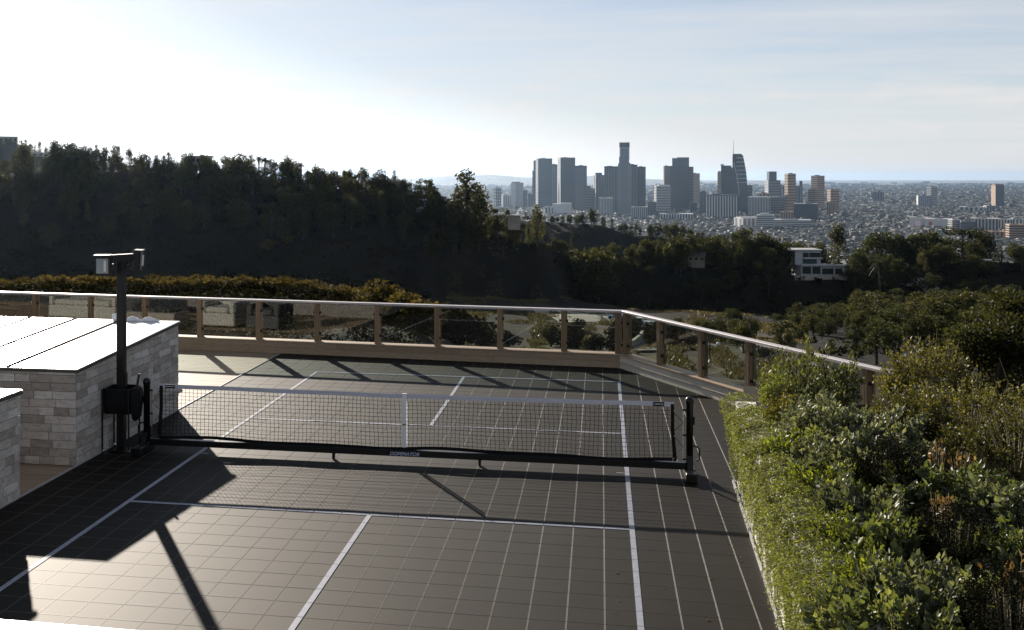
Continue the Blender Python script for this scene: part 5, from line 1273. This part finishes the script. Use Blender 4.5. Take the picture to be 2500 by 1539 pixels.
def house(px, py, D, w_, h, d_, label, wall='house_tan', roof='roof_tile', nw=3, gable=False, rz=0.):
    p = atd(px, py, D); t = thing('hill_house', label, 'house', (p[0], p[1], p[2]), facing(px) + rz)
    MB().box((0, d_ / 2, h / 2 - 1), (w_, d_, h + 2)).build('wall', M[wall], t)
    if gable:
        mb = MB(); e = .4; P = [(-w_ / 2 - e, -e, h), (w_ / 2 + e, -e, h), (w_ / 2 + e, d_ + e, h), (-w_ / 2 - e, d_ + e, h), (-w_ / 2 - e, d_ / 2, h + d_ * .22), (w_ / 2 + e, d_ / 2, h + d_ * .22)]
        mb.add(P, [(0, 1, 5, 4), (2, 3, 4, 5), (0, 4, 3), (1, 2, 5), (3, 2, 1, 0)]).build('roof', M[roof], t)
    else: MB().box((0, d_ / 2, h + .15), (w_ + .8, d_ + .8, .3)).build('roof', M[roof], t)
    for k in range(nw):
        x = -w_ / 2 + w_ * (k + .5) / nw; f = MB().box((x, -.04, h * .55), (w_ / nw * .55, .1, h * .45)).build('window', M['house_glass'], t)
house(1590, 612, 385, 3.6, 1.2, 4, 'small white flat roofed house among trees on the middle ridge', 'house_white', 'house_white', 2)
house(1700, 640, 368, 5.5, 2.0, 6, 'grey two bay house in shade below the middle ridge trees', 'house_tan', 'trim_dark', 3, True)
house(488, 401, 330, 7.5, 2.2, 6, 'long pale house with small roof peaks on the left ridge skyline', 'house_white', 'house_tan', 6)
house(20, 352, 900, 15, 6, 10, 'pale hazy house on the far hilltop at the top left corner', 'house_tan', 'roof_tile', 4)
house(85, 385, 880, 22, 4, 10, 'long low hazy building under the far hilltop house', 'house_white', 'house_white', 5)
house(920, 456, 322, 3.0, 1.7, 4, 'white house corner showing between the ridge trees', 'house_white', 'house_white', 1)
house(970, 462, 318, 5.5, 2.2, 5, 'grey roofed house peeping out below the ridge tree line', 'house_tan', 'concrete', 2)
house(1028, 502, 314, 2.6, 1.5, 3, 'small white building low between trees left of the big tree', 'house_white', 'house_white', 1)
house(1255, 545, 316, 3.6, 2.0, 4, 'pale concrete block on the ridge shoulder under the towers', 'concrete', 'concrete', 0)
house(2395, 645, 392, 6, 1.2, 5, 'white flat building under the tall trees on the right ridge', 'house_white', 'house_white', 2)
# pale earth cut on the right slope
mb = MB(); rows_ = [((2195, 690), (2150, 694)), ((2236, 692), (2216, 708)), ((2270, 694), (2246, 722)), ((2296, 722), (2268, 738)), ((2304, 742), (2290, 746))]
cv = []
for (ax, ay), (bx, by) in rows_:
    for k in range(4):
        t = k / 3; p, D = ground_at(ax + (bx - ax) * t, ay + (by - ay) * t); cv.append(p + UP * (.25 + .15 * vnoise(ax / 9, k)))
for i in range(len(rows_) - 1):
    for k in range(3): mb.add([tuple(cv[i * 4 + k]), tuple(cv[i * 4 + k + 1]), tuple(cv[i * 4 + 5 + k]), tuple(cv[i * 4 + 4 + k])], [(0, 1, 2, 3)])
tag(mb.build('earth_cut', M['concrete']), 'pale bare earth cut on the right slope below the woods', 'earth bank', None, 'structure')

# ------------------------------------------------------------------ lot, road, truck, lamps in the canyon
def ribbon(name, pts, w_, mat, label, lift=.12, kind='structure', parent=None):
    """strip laid on the ground through sighted points"""
    G = [ground_at(*q) for q in pts]; path = []
    for (a, da), (b, db) in zip(G[:-1], G[1:]):
        for k in range(8): path.append(a + (b - a) * k / 8)
    path.append(G[-1][0]); V = []; Q = []
    for i, p in enumerate(path):
        d = unit((path[min(i + 1, len(path) - 1)] - path[max(i - 1, 0)])[None])[0]; sd = np.array([d[1], -d[0], 0]); sd /= max(np.linalg.norm(sd), 1e-6)
        for k in (-1, 0, 1):
            q = p + sd * w_ / 2 * k; v = q - CAM; D = v @ FW; q[2] = tz(CX + F * (v @ RT) / D, D) + lift; V.append(q)
    for i in range(len(path) - 1):
        for k in (0, 1): Q.append([i * 3 + k, i * 3 + k + 1, i * 3 + 4 + k, i * 3 + 3 + k])
    return tag(link(name, npmesh(name, np.array(V), np.array(Q), smooth=True), None, M[mat]), label, None, None, kind)
ribbon('dirt_road', [(1470, 786), (1520, 792), (1570, 806), (1640, 824), (1700, 850)], 9, 'asphalt', 'grey service road crossing the canyon lot', .15)
ribbon('road', [(1560, 860), (1555, 845), (1572, 826), (1580, 812)], 5, 'asphalt', 'short side road dropping behind the low wall', .2)
ribbon('road', [(1835, 842), (1868, 858), (1900, 878), (1925, 895)], 7, 'asphalt', 'straight grey road beside the trees at the right', .2)
ribbon('concrete_bank', [(1385, 764), (1420, 775), (1465, 790)], 16, 'concrete', 'pale smooth concrete bank above the dry grass', .25)
def wall_line(pts, h, th, label, mat='concrete', name='low_wall'):
    G = [ground_at(*q)[0] for q in pts]; t = thing(name, label, 'wall', tuple(G[0]))
    for a, b in zip(G[:-1], G[1:]):
        a2 = a - G[0]; b2 = b - G[0]; MB().bar((a2[0], a2[1], a2[2] + h / 2 - .3), (b2[0], b2[1], b2[2] + h / 2 - .3), th, h + .6).build('wall_segment', M[mat], t)
wall_line([(1520, 858), (1545, 852), (1562, 838), (1570, 822)], 1.1, .4, 'curving low wall along the side road through the corner glass')
wall_line([(1390, 756), (1430, 768), (1470, 780)], .5, .3, 'straight dark edge wall running down the concrete bank', 'trim_dark')
wall_line([(1590, 806), (1640, 812), (1700, 822)], .45, .3, 'long dark kerb wall beyond the bushes', 'trim_dark')
def car(px, py, label, rz, mat, kind='truck', s_=1.):
    p, D = ground_at(px, py); t = thing('pickup_truck' if kind == 'truck' else 'parked_car', label, kind, (p[0], p[1], p[2] + .2), rz); t.scale = (s_, s_, s_)
    def prism(prof_, w_, name, m_):
        n = len(prof_); mb = MB(); mb.add([(x, -w_ / 2, z) for x, z in prof_] + [(x, w_ / 2, z) for x, z in prof_], [tuple(range(n - 1, -1, -1)), tuple(range(n, 2 * n))] + [(i, (i + 1) % n, n + (i + 1) % n, n + i) for i in range(n)])
        return mb.build(name, M[m_], t)
    if kind == 'truck':
        prism([(-2.7, .5), (-2.7, 1.15), (-.2, 1.2), (-.15, 1.0), (1.3, 1.05), (2.6, .95), (2.75, .5)], 1.9, 'body', mat); prism([(-.6, 1.1), (-.45, 1.85), (.75, 1.85), (1.35, 1.06)], 1.7, 'cab', mat)
        prism([(-.45, 1.25), (-.38, 1.75), (.68, 1.75), (1.1, 1.25)], 1.74, 'window', 'house_glass')
    else:
        prism([(-2.2, .4), (-2.2, .95), (-.9, 1.0), (1.1, .95), (2.2, .8), (2.2, .4)], 1.75, 'body', mat); prism([(-1.5, .9), (-1.0, 1.4), (.4, 1.4), (1.1, .92)], 1.5, 'cabin', mat); prism([(-1.25, 1.0), (-.9, 1.32), (.35, 1.32), (.8, 1.0)], 1.54, 'window', 'house_glass')
    for x in (-1.6, 1.7):
        for y_ in (-.85, .85): MB().lathe((x, y_, .36), [(.001, -.12), (.36, -.11), (.36, .11), (.001, .12)], 12, axis='y').build('wheel', M['tyre'], t)
    return t
car(1563, 801, 'white pickup truck on the canyon road, half hidden by a railing post', YAW + 2.75, 'car_white')
car(1510, 786, 'small pale blue car in the shade behind the white truck', YAW + 2.5, 'car_blue', 'car', .9)
def lamp(px, py, top, label, arm=True):
    p, D = ground_at(px, py); z1 = CAM[2] - (top - YH) / F * D; h = z1 - p[2]; t = thing('street_lamp', label, 'street lamp', tuple(p))
    MB().tube([(0, 0, -.3), (0, 0, h)], [.09, .06], 8).build('pole', M['black_metal'], t)
    if arm: MB().bar((0, 0, h - .05), (-RT[0] * 1.3, -RT[1] * 1.3, h), .06, .06).build('arm', M['black_metal'], t); MB().box((-RT[0] * 1.5, -RT[1] * 1.5, h), (.6, .25, .12), bev=.03).build('lamp_head', M['light_housing'], t)
    return t
lamp(1609, 812, 786, 'thin street lamp by the kerb wall in the dry grass'); lamp(1733, 885, 819, 'tall dark street lamp on the bare ground right of the corner')
p, D = ground_at(1754, 860); t = thing('globe_light', 'small white globe light on the bare ground', 'lamp', tuple(p)); MB().tube([(0, 0, -.2), (0, 0, .7)], .05, 6).build('post', M['black_metal'], t)
bm = bmesh.new(); bmesh.ops.create_uvsphere(bm, u_segments=12, v_segments=8, radius=.28); me = bpy.data.meshes.new('globe'); bm.to_mesh(me); bm.free(); o = link('globe', me, t, M['globe'], True); o.location = (0, 0, .95)
d, z = prof(1004); p = gpt(1004, d[6]); t = thing('mast', 'thin utility mast sticking up from the ridge tree line', 'mast', tuple(p)); hm = CAM[2] - (412 - YH) / F * d[6] - p[2]
MB().tube([(0, 0, 0), (0, 0, hm)], .06, 6).build('pole', M['black_metal'], t); MB().bar((-.1, 0, hm - .8), (.9, 0, hm - .3), .06, .06).build('arm', M['black_metal'], t)

# ------------------------------------------------------------------ downtown
HAND = {}
def tower(x0, x1, top, base, label, wall='tower_slate', split=0., strips=0, bands=0, smat='strip_dark', roofbox=None, depth=None, cat='tower', lit=None, name='office_tower'):
    """box tower between sight columns x0..x1; split = share of the width taken by the left face"""
    D = (CAM[2] - ZP) * F / (base - YH); k = D / F; wl_ = (x1 - x0) * split * k; wr = (x1 - x0) * (1 - split) * k; h = (base - top) * k
    xc = x0 + (x1 - x0) * split; p = atd(xc, YH, D); p[2] = ZP; br = YAW - math.atan((xc - CX) / F)
    ph = 0 if split == 0 else max(math.radians(8), min(math.radians(45), math.atan2(wl_, wr) if wl_ > wr * .35 else math.radians(13)))
    a = wr / math.cos(ph); b = (wl_ / math.sin(ph)) if split else (depth or a * .8); b = min(b, 110)
    t = thing(name, label, cat, tuple(p), br + ph)
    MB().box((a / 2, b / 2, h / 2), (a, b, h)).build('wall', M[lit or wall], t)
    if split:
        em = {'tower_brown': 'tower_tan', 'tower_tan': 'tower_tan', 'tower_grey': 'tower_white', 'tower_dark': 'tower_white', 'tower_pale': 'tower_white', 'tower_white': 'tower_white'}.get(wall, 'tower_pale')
        MB().box((-.2, b / 2, h * .5), (.4, b * .985, h * .992)).build('end_or_lit_wall', M[em], t)  # added pale panel, sunlight on the left face painted as colour
    if strips:
        sh = []
        for i in range(strips):
            x = a * (i + .5) / strips; MB().box((x, -.1, h * .5), (a / strips * .5, 1.2, h * .94)).build('window_strip', M[smat], t)
        if split > .12:
            ns = max(1, int(strips * split / (1 - split)))
            for i in range(ns): MB().box((-.1, b * (i + .5) / ns, h * .5), (1.2, b / ns * .5, h * .94)).build('window_strip', M[smat], t)
    if bands:
        for i in range(bands):
            z = h * (i + .6) / (bands + .3); hb_ = h / (bands + .3) * .5; mb = MB().box((a / 2, -.1, z), (a * .97, 1.2, hb_))
            if split: mb.box((-.1, b / 2, z), (1.2, b * .97, hb_))
            mb.build('window_band', M[smat], t)
    if roofbox:
        for (u0, u1, hh) in roofbox: MB().box((a * (u0 + u1) / 2, b * .5, h + hh * k / 2), (a * (u1 - u0), b * .6, hh * k)).build('roof_box', M[wall], t)
    if not roofbox:
        rr_ = random.Random(int(x0 * 7 + top)); u = rr_.uniform(.15, .4); w_ = rr_.uniform(.25, .45)
        MB().box((a * (u + w_ / 2), b * .5, h + rr_.uniform(.5, 1.1) * k), (a * w_, b * .5, 2.4 * k)).build('roof_plant', M['tower_grey'], t)
    MB().box((a / 2, b / 2, h + .7), (a + 1, b + 1, 1.4)).build('parapet', M['tower_pale' if wall in ('tower_grey', 'tower_slate') else wall], t)
    return t, a, b, h, k
# far left group
tower(1204, 1224, 459, 505, 'pale lattice tower at the far left of the skyline', 'tower_pale', .3, 3, 6, 'strip_grey', [(.2, .8, 3)])
tower(1223, 1249, 477, 505, 'low dome topped hazy block beside the pale lattice tower', 'tower_pale', .2, 4, 0, 'strip_grey', [(.15, .85, 3)])
tower(1247, 1278, 447, 506, 'pale tower with lit left face and small roof crown', 'tower_grey', .38, 0, 0, roofbox=[(.05, .7, 2.5), (.25, .5, 2)], lit='tower_pale'); tower(1277, 1288, 465, 507, 'lower grey shoulder block right of the crowned pale tower', 'tower_grey', 0, 2)
tower(1289, 1302, 474, 507, 'small hazy block left of the first dark slab', 'tower_grey', 0, 2)
tower(1299.5, 1309, 417, 502, 'thin stepped dark slab behind the first big tower', 'tower_slate', 0, 0, roofbox=[(.3, 1, 25)])
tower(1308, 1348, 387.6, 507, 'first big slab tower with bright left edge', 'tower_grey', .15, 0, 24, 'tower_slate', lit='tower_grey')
tower(1347, 1362, 402, 503, 'narrow grey tower between the two big slabs', 'tower_slate', 0, 3, 0, 'strip_grey')
tower(1361, 1404, 385.6, 513, 'second big slab tower with vertical fins', 'tower_dark', .17, 9, 0, 'strip_dark')
tower(1404, 1432.5, 405.5, 516, 'square shouldered dark tower right of the finned slab', 'tower_dark', 0, 6, 0, 'strip_grey')
tower(1431, 1452, 461, 515, 'low stepped block between tower groups', 'tower_slate', 0, 0, 8, 'strip_grey', [(.0, .5, 6), (.1, .35, 3)])
tower(1449, 1475, 428, 514, 'eight sided stone tower with set back top', 'tower_grey', .22, 5, 0, 'strip_grey', [(.1, .8, 6)])
tower(1475, 1510, 407, 520, 'finned grey tower left of the tallest tower', 'tower_dark', 0, 9, 0, 'strip_grey')
# tallest, round crowned
base = 528; D = (CAM[2] - ZP) * F / (base - YH); k = D / F; p = atd(1524.5, YH, D); p[2] = ZP
ut = thing('round_crowned_tower', 'tallest tower with a notched round crown', 'tower', tuple(p), YAW - math.atan((1524 - CX) / F))
h_ = lambda py: (base - py) * k
MB().box((0, 0, h_(395) / 2), (31 * k, 26 * k, h_(395)), bev=6 * k).build('wall', M['tower_teal'], ut); MB().box((-1 * k, 0, h_(380) / 2), (24 * k, 32 * k, h_(380)), bev=4 * k).build('wall', M['tower_teal'], ut)
MB().lathe((0, 0, 0), [(12 * k, h_(390)), (12 * k, h_(362)), (11.2 * k, h_(361.5))], 24).build('drum', M['tower_teal'], ut)
MB().lathe((0, 0, 0), [(10.6 * k, h_(362)), (10.6 * k, h_(349)), (9 * k, h_(348.5))], 24).build('crown', M['tower_blue'], ut)
MB().lathe((0, 0, 0), [(12.2 * k, h_(362.2)), (12.2 * k, h_(360.6))], 24).build('crown_ring', M['strip_light'], ut)
for i in range(16):
    a = i * math.pi / 8; MB().box((11.4 * k * math.cos(a), 11.4 * k * math.sin(a), h_(354.5)), (2.2 * k, 2.2 * k, 12.5 * k), rz=a).build('crown_fin', M['tower_grey'], ut)
for i in range(5): MB().box(((-9 + i * 4) * k, -16.1 * k, h_(386) / 2), (1.4 * k, .8, h_(390))).build('window_strip', M['strip_grey'], ut)
tower(1536, 1556, 403, 521, 'dark tower tucked right of the tallest tower', 'tower_dark', 0, 5, 0, 'strip_grey'); tower(1555, 1576, 408, 519, 'wide dark blue tower last of the central group', 'tower_dark', 0, 5, 0, 'strip_dark')
tower(1462, 1495, 484, 527, 'low white ribbed block at the foot of the central group', 'tower_white', .0, 9, 0, 'strip_grey'); tower(1541, 1580, 506, 536, 'low ribbed glass block at the foot of the tallest tower', 'tower_pale', 0, 8, 0, 'strip_grey')
tower(1349, 1395, 499, 524, 'low white box building below the finned slab', 'tower_white', 0, 0, 0, roofbox=[(.4, 1, 3)]); tower(1330, 1352, 506, 524, 'small white shed roofed block left of the low white box', 'tower_white', 0, 3)
tower(1597, 1636, 455, 519, 'white tower with dense horizontal bands', 'tower_white', .15, 0, 16, 'strip_dark', [(.2, 1, 3.5)]); tower(1581, 1602, 494, 527, 'low dark block left of the banded white tower', 'tower_slate', 0, 0, 6, 'strip_grey')
tower(1619, 1637, 406, 513, 'brown grey tower behind the banded white one', 'tower_brown', .15, 0, 14, 'strip_grey')
tower(1635, 1666, 406, 517, 'dark blue glass tower with flat top', 'tower_blue', 0, 0, 18, 'strip_dark'); tower(1641, 1681, 387, 512, 'tall dark blue tower with stepped light roof', 'tower_blue', 0, 0, 20, 'strip_dark', [(.3, 1, 2.5)]); tower(1664, 1692, 408, 510, 'dark blue shoulder on the right of the stepped tower', 'tower_blue', 0, 0, 14, 'strip_brown')
tower(1685, 1708, 424, 498, 'tan striped tower right of the blue group', 'tower_tan', .28, 0, 16, 'strip_brown'); tower(1686, 1701, 495, 522, 'small dark block at the foot of the tan striped tower', 'tower_slate', 0, 3); tower(1708, 1724, 469, 520, 'hazy blue block behind the wide ribbed building', 'tower_slate', 0, 3, 0, 'strip_grey', [(.3, .9, 3)])
tower(1722, 1798, 476, 533, 'wide low dark building with vertical ribs', 'tower_blue', .0, 12, 0, 'strip_light', cat='building'); 
tower(1752, 1762, 420, 506, 'narrow tan tower left of the sloped dark one', 'tower_tan', .5, 0, 14, 'strip_brown')
# dark tower with sloping right side
def profile_tower(pts, base, depth, label, mat, name='office_tower', cat='tower'):
    D = (CAM[2] - ZP) * F / (base - YH); k = D / F; xs = [q[0] for q in pts]; xm = (min(xs) + max(xs)) / 2; p = atd(xm, YH, D); p[2] = ZP
    t = thing(name, label, cat, tuple(p), YAW - math.atan((xm - CX) / F)); P = [((x - xm) * k, (base - y_) * k) for x, y_ in pts]; n = len(P); mb = MB()
    mb.add([(x, 0, z) for x, z in P] + [(x, depth, z) for x, z in P], [tuple(range(n)), tuple(range(2 * n - 1, n - 1, -1))] + [(i, n + i, n + (i + 1) % n, (i + 1) % n) for i in range(n)])
    mb.build('wall', M[mat], t); return t, k, xm, base
t, k, xm, bs = profile_tower([(1761, 516), (1797, 516), (1797, 432), (1795, 426), (1784, 404.5), (1761, 404.5)], 516, 40, 'dark blue tower with sloping right shoulder', 'tower_blue')
for i in range(12): MB().box((0, -.3, (12 + i * 7.6) * k), (34 * k, .8, 2.6 * k)).build('window_band', M['strip_dark'], t)
MB().box(((1764 - xm) * k, 18, (bs - 403) * k), (8 * k, 20, 4 * k)).build('roof_box', M['strip_light'], t)
arc = [(1789, 520), (1789, 382), (1790, 378)] + [(1812 + 0, 378.5)] + [(1813.5 + 10 * (1 - (1 - i / 8) ** 1.8), 380 + i / 8 * 78) for i in range(9)] + [(1824, 520)]
t, k, xm, bs = profile_tower(arc, 520, 45, 'sail shaped glass tower with a thin spire', 'tower_slate')
for i in range(26):
    y_ = 386 + i * 5; xr = 1813.5 + 10 * (1 - (1 - min(1, max(0, (y_ - 380) / 78))) ** 1.8)
    MB().box(((1797 + xr) / 2 * k - xm * k, -.4, (bs - y_) * k), ((xr - 1797 - 2) * k, 1., 1.5 * k)).build('window_band', M['strip_light' if i % 2 == 0 and i < 14 else 'strip_dark'], t)
crv = [(1790 + 2 + 12 * math.sin(min(1, i / 14) * 1.4), 397 + i * 5.2) for i in range(17)]
for (xa, ya), (xb, yb) in zip(crv[:-1], crv[1:]): MB().bar(((xa - xm) * k, -1, (bs - ya) * k), ((xb - xm) * k, -1, (bs - yb) * k), 2.0, 1.6 * k).build('facade_rib', M['strip_light'], t)
MB().box(((1800 - xm) * k, 20, (bs - 378) * k), (21 * k, 34, 4 * k)).build('crown', M['tower_blue'], t)
MB().tube([((1791.5 - xm) * k, 10, (bs - 380) * k), ((1791.5 - xm) * k, 10, (bs - 341) * k)], [1.6, .5], 6).build('spire', M['tower_grey'], t)
tower(1823, 1836, 453, 515, 'plain blue block right of the sail shaped tower', 'tower_slate', 0, 0, 8, 'strip_grey'); tower(1812, 1826, 500, 526, 'low dark block at the foot of the sail tower', 'tower_blue', 0, 2)
tower(1827, 1878, 482, 527, 'white round cornered block with dense vertical ribs', 'tower_white', 0, 14, 0, 'strip_dark', [(.1, .9, 2)], cat='building')
tower(1867, 1904, 441, 508, 'dark stepped tower with raised middle', 'tower_blue', .25, 0, 10, 'strip_grey', [(.12, .75, 22)]); tower(1852, 1878, 473, 520, 'curved roof hall behind the white ribbed block', 'tower_tan', 0, 3, cat='building')
tower(1903, 1915, 452, 500, 'faint hazy tower behind the stepped one', 'tower_pale', 0, 2); tower(1879, 1926, 482, 519, 'wide dark plain block below the orange tower', 'tower_slate', 0, 0, 6, 'strip_grey', cat='building')
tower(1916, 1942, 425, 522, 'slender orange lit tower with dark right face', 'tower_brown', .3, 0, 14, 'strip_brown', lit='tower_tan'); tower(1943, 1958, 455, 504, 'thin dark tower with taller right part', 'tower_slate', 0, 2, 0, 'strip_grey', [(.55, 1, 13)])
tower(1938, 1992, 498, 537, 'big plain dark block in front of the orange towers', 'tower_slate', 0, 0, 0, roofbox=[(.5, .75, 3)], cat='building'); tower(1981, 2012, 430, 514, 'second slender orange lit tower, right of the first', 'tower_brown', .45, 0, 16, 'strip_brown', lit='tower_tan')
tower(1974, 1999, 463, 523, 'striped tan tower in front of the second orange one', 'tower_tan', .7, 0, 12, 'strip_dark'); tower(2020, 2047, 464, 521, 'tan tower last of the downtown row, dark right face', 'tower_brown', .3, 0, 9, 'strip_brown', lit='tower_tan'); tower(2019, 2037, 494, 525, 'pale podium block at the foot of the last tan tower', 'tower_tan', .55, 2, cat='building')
# convention halls
tower(1793, 1862, 534, 556, 'long white convention hall with bright end wall', 'tower_white', .3, 5, 0, 'strip_grey', [(.0, .9, 3)], cat='building', name='convention_hall'); tower(1848, 1888, 526, 560, 'white curved hall with glass bands', 'tower_white', 0, 0, 7, 'strip_grey', [(.2, .7, 5)], cat='building', name='convention_hall')
tower(1886, 1975, 538, 556, 'long low blue glass hall right of the white halls', 'tower_slate', 0, 0, 4, 'strip_light', cat='building', name='convention_hall'); tower(1905, 1935, 518, 541, 'pale stone building behind the glass hall', 'tower_tan', 0, 5, cat='building'); tower(1612, 1690, 523, 536, 'long low white roofed building under the blue towers', 'tower_white', 0, 12, cat='building')
# towers out on the plain
tower(2131, 2156, 469, 493, 'blue grey slab with small cap out on the plain', 'tower_slate', 0, 4, 0, 'strip_grey', [(.5, .68, 4)]); tower(2263, 2287, 457, 503, 'grey tower with lit left face near the long green building', 'tower_grey', .45, 0, 10, 'strip_grey', lit='tower_pale')
tower(2238, 2268, 478, 503, 'pale green glass block in front of the grey tower', 'tower_pale', .12, 6, 0, 'strip_grey', cat='building'); tower(2421, 2449, 453, 505, 'tall brown grey tower with white top band, alone at the right', 'tower_brown', .35, 0, 0, lit='tower_grey', roofbox=[(.02, .98, 3)])
tower(2342, 2405, 506, 516, 'low white arena roof at the right', 'tower_white', 0, 6, cat='building', name='arena'); tower(2402, 2432, 503, 517, 'rounded grey hall beside the white arena', 'tower_pale', .2, 4, cat='building', name='arena')
tower(2220, 2262, 531, 553, 'white shopping block left of the red sign', 'tower_white', 0, 6, 0, 'strip_light', cat='building', name='shopping_block'); t, a, b, h, k = tower(2258, 2318, 535, 556, 'long white shopping block with red and pink signs', 'tower_white', .0, 0, 3, 'strip_light', cat='building', name='shopping_block')
MB().box((a * .2, -1, h * .5), (a * .12, 1, h * .4)).build('sign', M['sign_red'], t); MB().box((a * -.25, -1, h * .5), (a * .2, 1, h * .5)).build('sign', M['sign_pink'], t)
tower(2315, 2344, 537, 566, 'tan block with horizontal dark bands', 'tower_white', .35, 0, 6, 'strip_dark', cat='building'); tower(2343, 2378, 541, 567, 'banded office block with brown edge', 'tower_grey', .1, 0, 6, 'strip_grey', cat='building')
tower(2371, 2430, 534, 566, 'white and black ribbed block, left half of the pair', 'tower_white', .0, 8, 0, 'strip_dark', cat='building'); tower(2430, 2467, 536, 563, 'white and black ribbed block, right half of the pair', 'tower_white', 0, 6, 0, 'strip_dark', cat='building'); tower(2466, 2512, 536, 560, 'grey block with dark windows at the right edge', 'tower_slate', 0, 6, 0, 'strip_light', cat='building')
tower(2456, 2498, 549, 585, 'tan parking structure with open decks at the right edge', 'tower_tan', .2, 0, 6, 'strip_dark', cat='building', name='parking_structure')
tower(2290, 2320, 562, 575, 'small low white building below the banded blocks', 'tower_white', 0, 4, 2, 'strip_grey', cat='building'); tower(2410, 2455, 566, 580, 'low pale building behind the right ridge pines', 'tower_tan', 0, 5, cat='building')

# ------------------------------------------------------------------ the low city on the plain
CG = np.random.default_rng(99)
me_b = []
for k in range(4):
    mb = MB().box((0, 0, .5), (1, 1, 1)); mb.m = [0, 1, 0, 0, 0, 0]; mb.box((.1 * k - .2, .1, 1.04), (.3, .3, .12), mi=1)
    mb.m = mb.m[:6] + [1] * 6
    me = mb.mesh('block'); me.materials.append(M[['city_wall', 'tower_white', 'city_tan', 'city_wall'][k]]); me.materials.append(M['city_roof']); me_b.append(me)
def plain_pt(D, px): p = atd(px, YH, D); p[2] = ZP; return p
for i in range(240):
    px = CG.uniform(1560, 2540); D = CG.uniform(2450, 4300); p = plain_pt(D, px)
    o = bpy.data.objects.new('city_building', me_b[int(CG.integers(4))]); COL.objects.link(o); o.location = p; o.rotation_euler = (0, 0, YAW + .25 + CG.choice([0, math.pi / 2]) + CG.normal(0, .04))
    o.scale = (CG.uniform(9, 28), CG.uniform(9, 22), CG.uniform(3.5, 8)); tag(o, 'low pale building among trees on the plain, ' + seg(px, (1800, 1990, 2150, 2330), ('below the blue towers', 'below the convention halls', 'right of the last tan tower', 'around the shopping blocks', 'toward the right edge')) + (' farther out' if D > 3300 else ' nearer'), 'building', 'low city buildings on the plain')
V = []; Q = []; MI = []; nb_ = 0
n = 15000; Ds = 2500 * np.exp(CG.uniform(0, math.log(12), n)); pxs = CG.uniform(1000, 2700, n)
box_ = MB().box((0, 0, .5), (1, 1, 1)); bv = np.array(box_.v); bf = np.array(box_.f)
for i in range(n):
    D = Ds[i]; p = plain_pt(D, pxs[i])
    if vnoise(p[0] / 300, p[1] / 420) + .5 * vnoise(p[0] / 90, p[1] / 130) < -.05 and CG.random() < .88: continue
    s_ = (CG.uniform(9, 26), CG.uniform(9, 22), CG.uniform(3, 6) * (1 if CG.random() < .93 else 3.)); a = YAW + .25 + CG.normal(0, .05); ca, sa = math.cos(a), math.sin(a)
    if D > 6000: s_ = (s_[0] * D / 4200, s_[1] * D / 4200, s_[2] * (1 + (D - 6000) / 9000))
    v = bv * s_; V.append(np.stack([v[:, 0] * ca - v[:, 1] * sa, v[:, 0] * sa + v[:, 1] * ca, v[:, 2]], 1) + p); Q.append(bf + 8 * nb_); nb_ += 1; MI += [0, 1, 0, 0, 0, 0]
me = npmesh('city_blocks', np.concatenate(V), np.concatenate(Q)); me.materials.append(M['city_wall']); me.materials.append(M['city_roof']); me.polygons.foreach_set('material_index', np.array(MI, np.int32)[:len(me.polygons)])
tag(link('city_blocks', me), 'countless low buildings spread over the plain', 'city', None, 'stuff')
n = 60000; Ds = 2400 * np.exp(CG.uniform(0, math.log(9.), n)); pxs = CG.uniform(1000, 2700, n)
oc = np.array([(1, 0, .4), (0, 1, .45), (-1, 0, .4), (0, -1, .5), (0, 0, 1.), (.6, .6, .75), (-.6, -.6, .75)]); of = np.array([(0, 1, 5), (0, 5, 4), (5, 1, 4), (1, 2, 4), (2, 3, 6), (2, 6, 4), (6, 3, 4), (3, 0, 4)])
P = CAM + FW * Ds[:, None] + RT * ((pxs - CX) / F * Ds)[:, None]; P[:, 2] = ZP
kp = np.array([vnoise(a / 300, b / 420) + .5 * vnoise(a / 90, b / 130) < .12 or CG.random() < .2 for a, b in P[:, :2]]); P = P[kp]; Ds = Ds[kp]; n = len(P)
sc = np.stack([CG.uniform(7, 17, n)] * 2 + [CG.uniform(5, 10, n)], 1) * np.maximum(1, Ds / 7000)[:, None]; rot = CG.uniform(0, 6.28, n)
v = oc[None] * sc[:, None, :]; v = np.stack([v[..., 0] * np.cos(rot)[:, None] - v[..., 1] * np.sin(rot)[:, None], v[..., 0] * np.sin(rot)[:, None] + v[..., 1] * np.cos(rot)[:, None], v[..., 2]], -1) * CG.uniform(.75, 1.25, (n, 7, 1)) + P[:, None]
tag(link('city_trees', npmesh('city_trees', v.reshape(-1, 3), (of[None] + 7 * np.arange(n)[:, None, None]).reshape(-1, 3), np.repeat(CG.uniform(.1, .9, n), 8), smooth=True), None, M['leaf_city']), 'street trees scattered over the city plain', 'trees', None, 'stuff')

# ------------------------------------------------------------------ haze
hz = MB().box((0, 25000, (ZP - 2 + 215) / 2), (90000, 90000, 215 - (ZP - 2)))
m = bpy.data.materials.new('haze_air'); m.use_nodes = True; nt = m.node_tree; nt.nodes.clear()
ou = N(nt, 'ShaderNodeOutputMaterial'); pv = N(nt, 'ShaderNodeVolumePrincipled'); pv.inputs['Color'].default_value = (.52, .73, 1, 1); pv.inputs['Density'].default_value = 1.4e-5; pv.inputs['Anisotropy'].default_value = .74
nt.links.new(pv.outputs[0], ou.inputs['Volume'])
try: m.cycles.homogeneous_volume = True
except Exception: pass
ho = hz.build('haze', m); tag(ho, 'pale haze between the hills and over the city', 'haze', None, 'stuff')
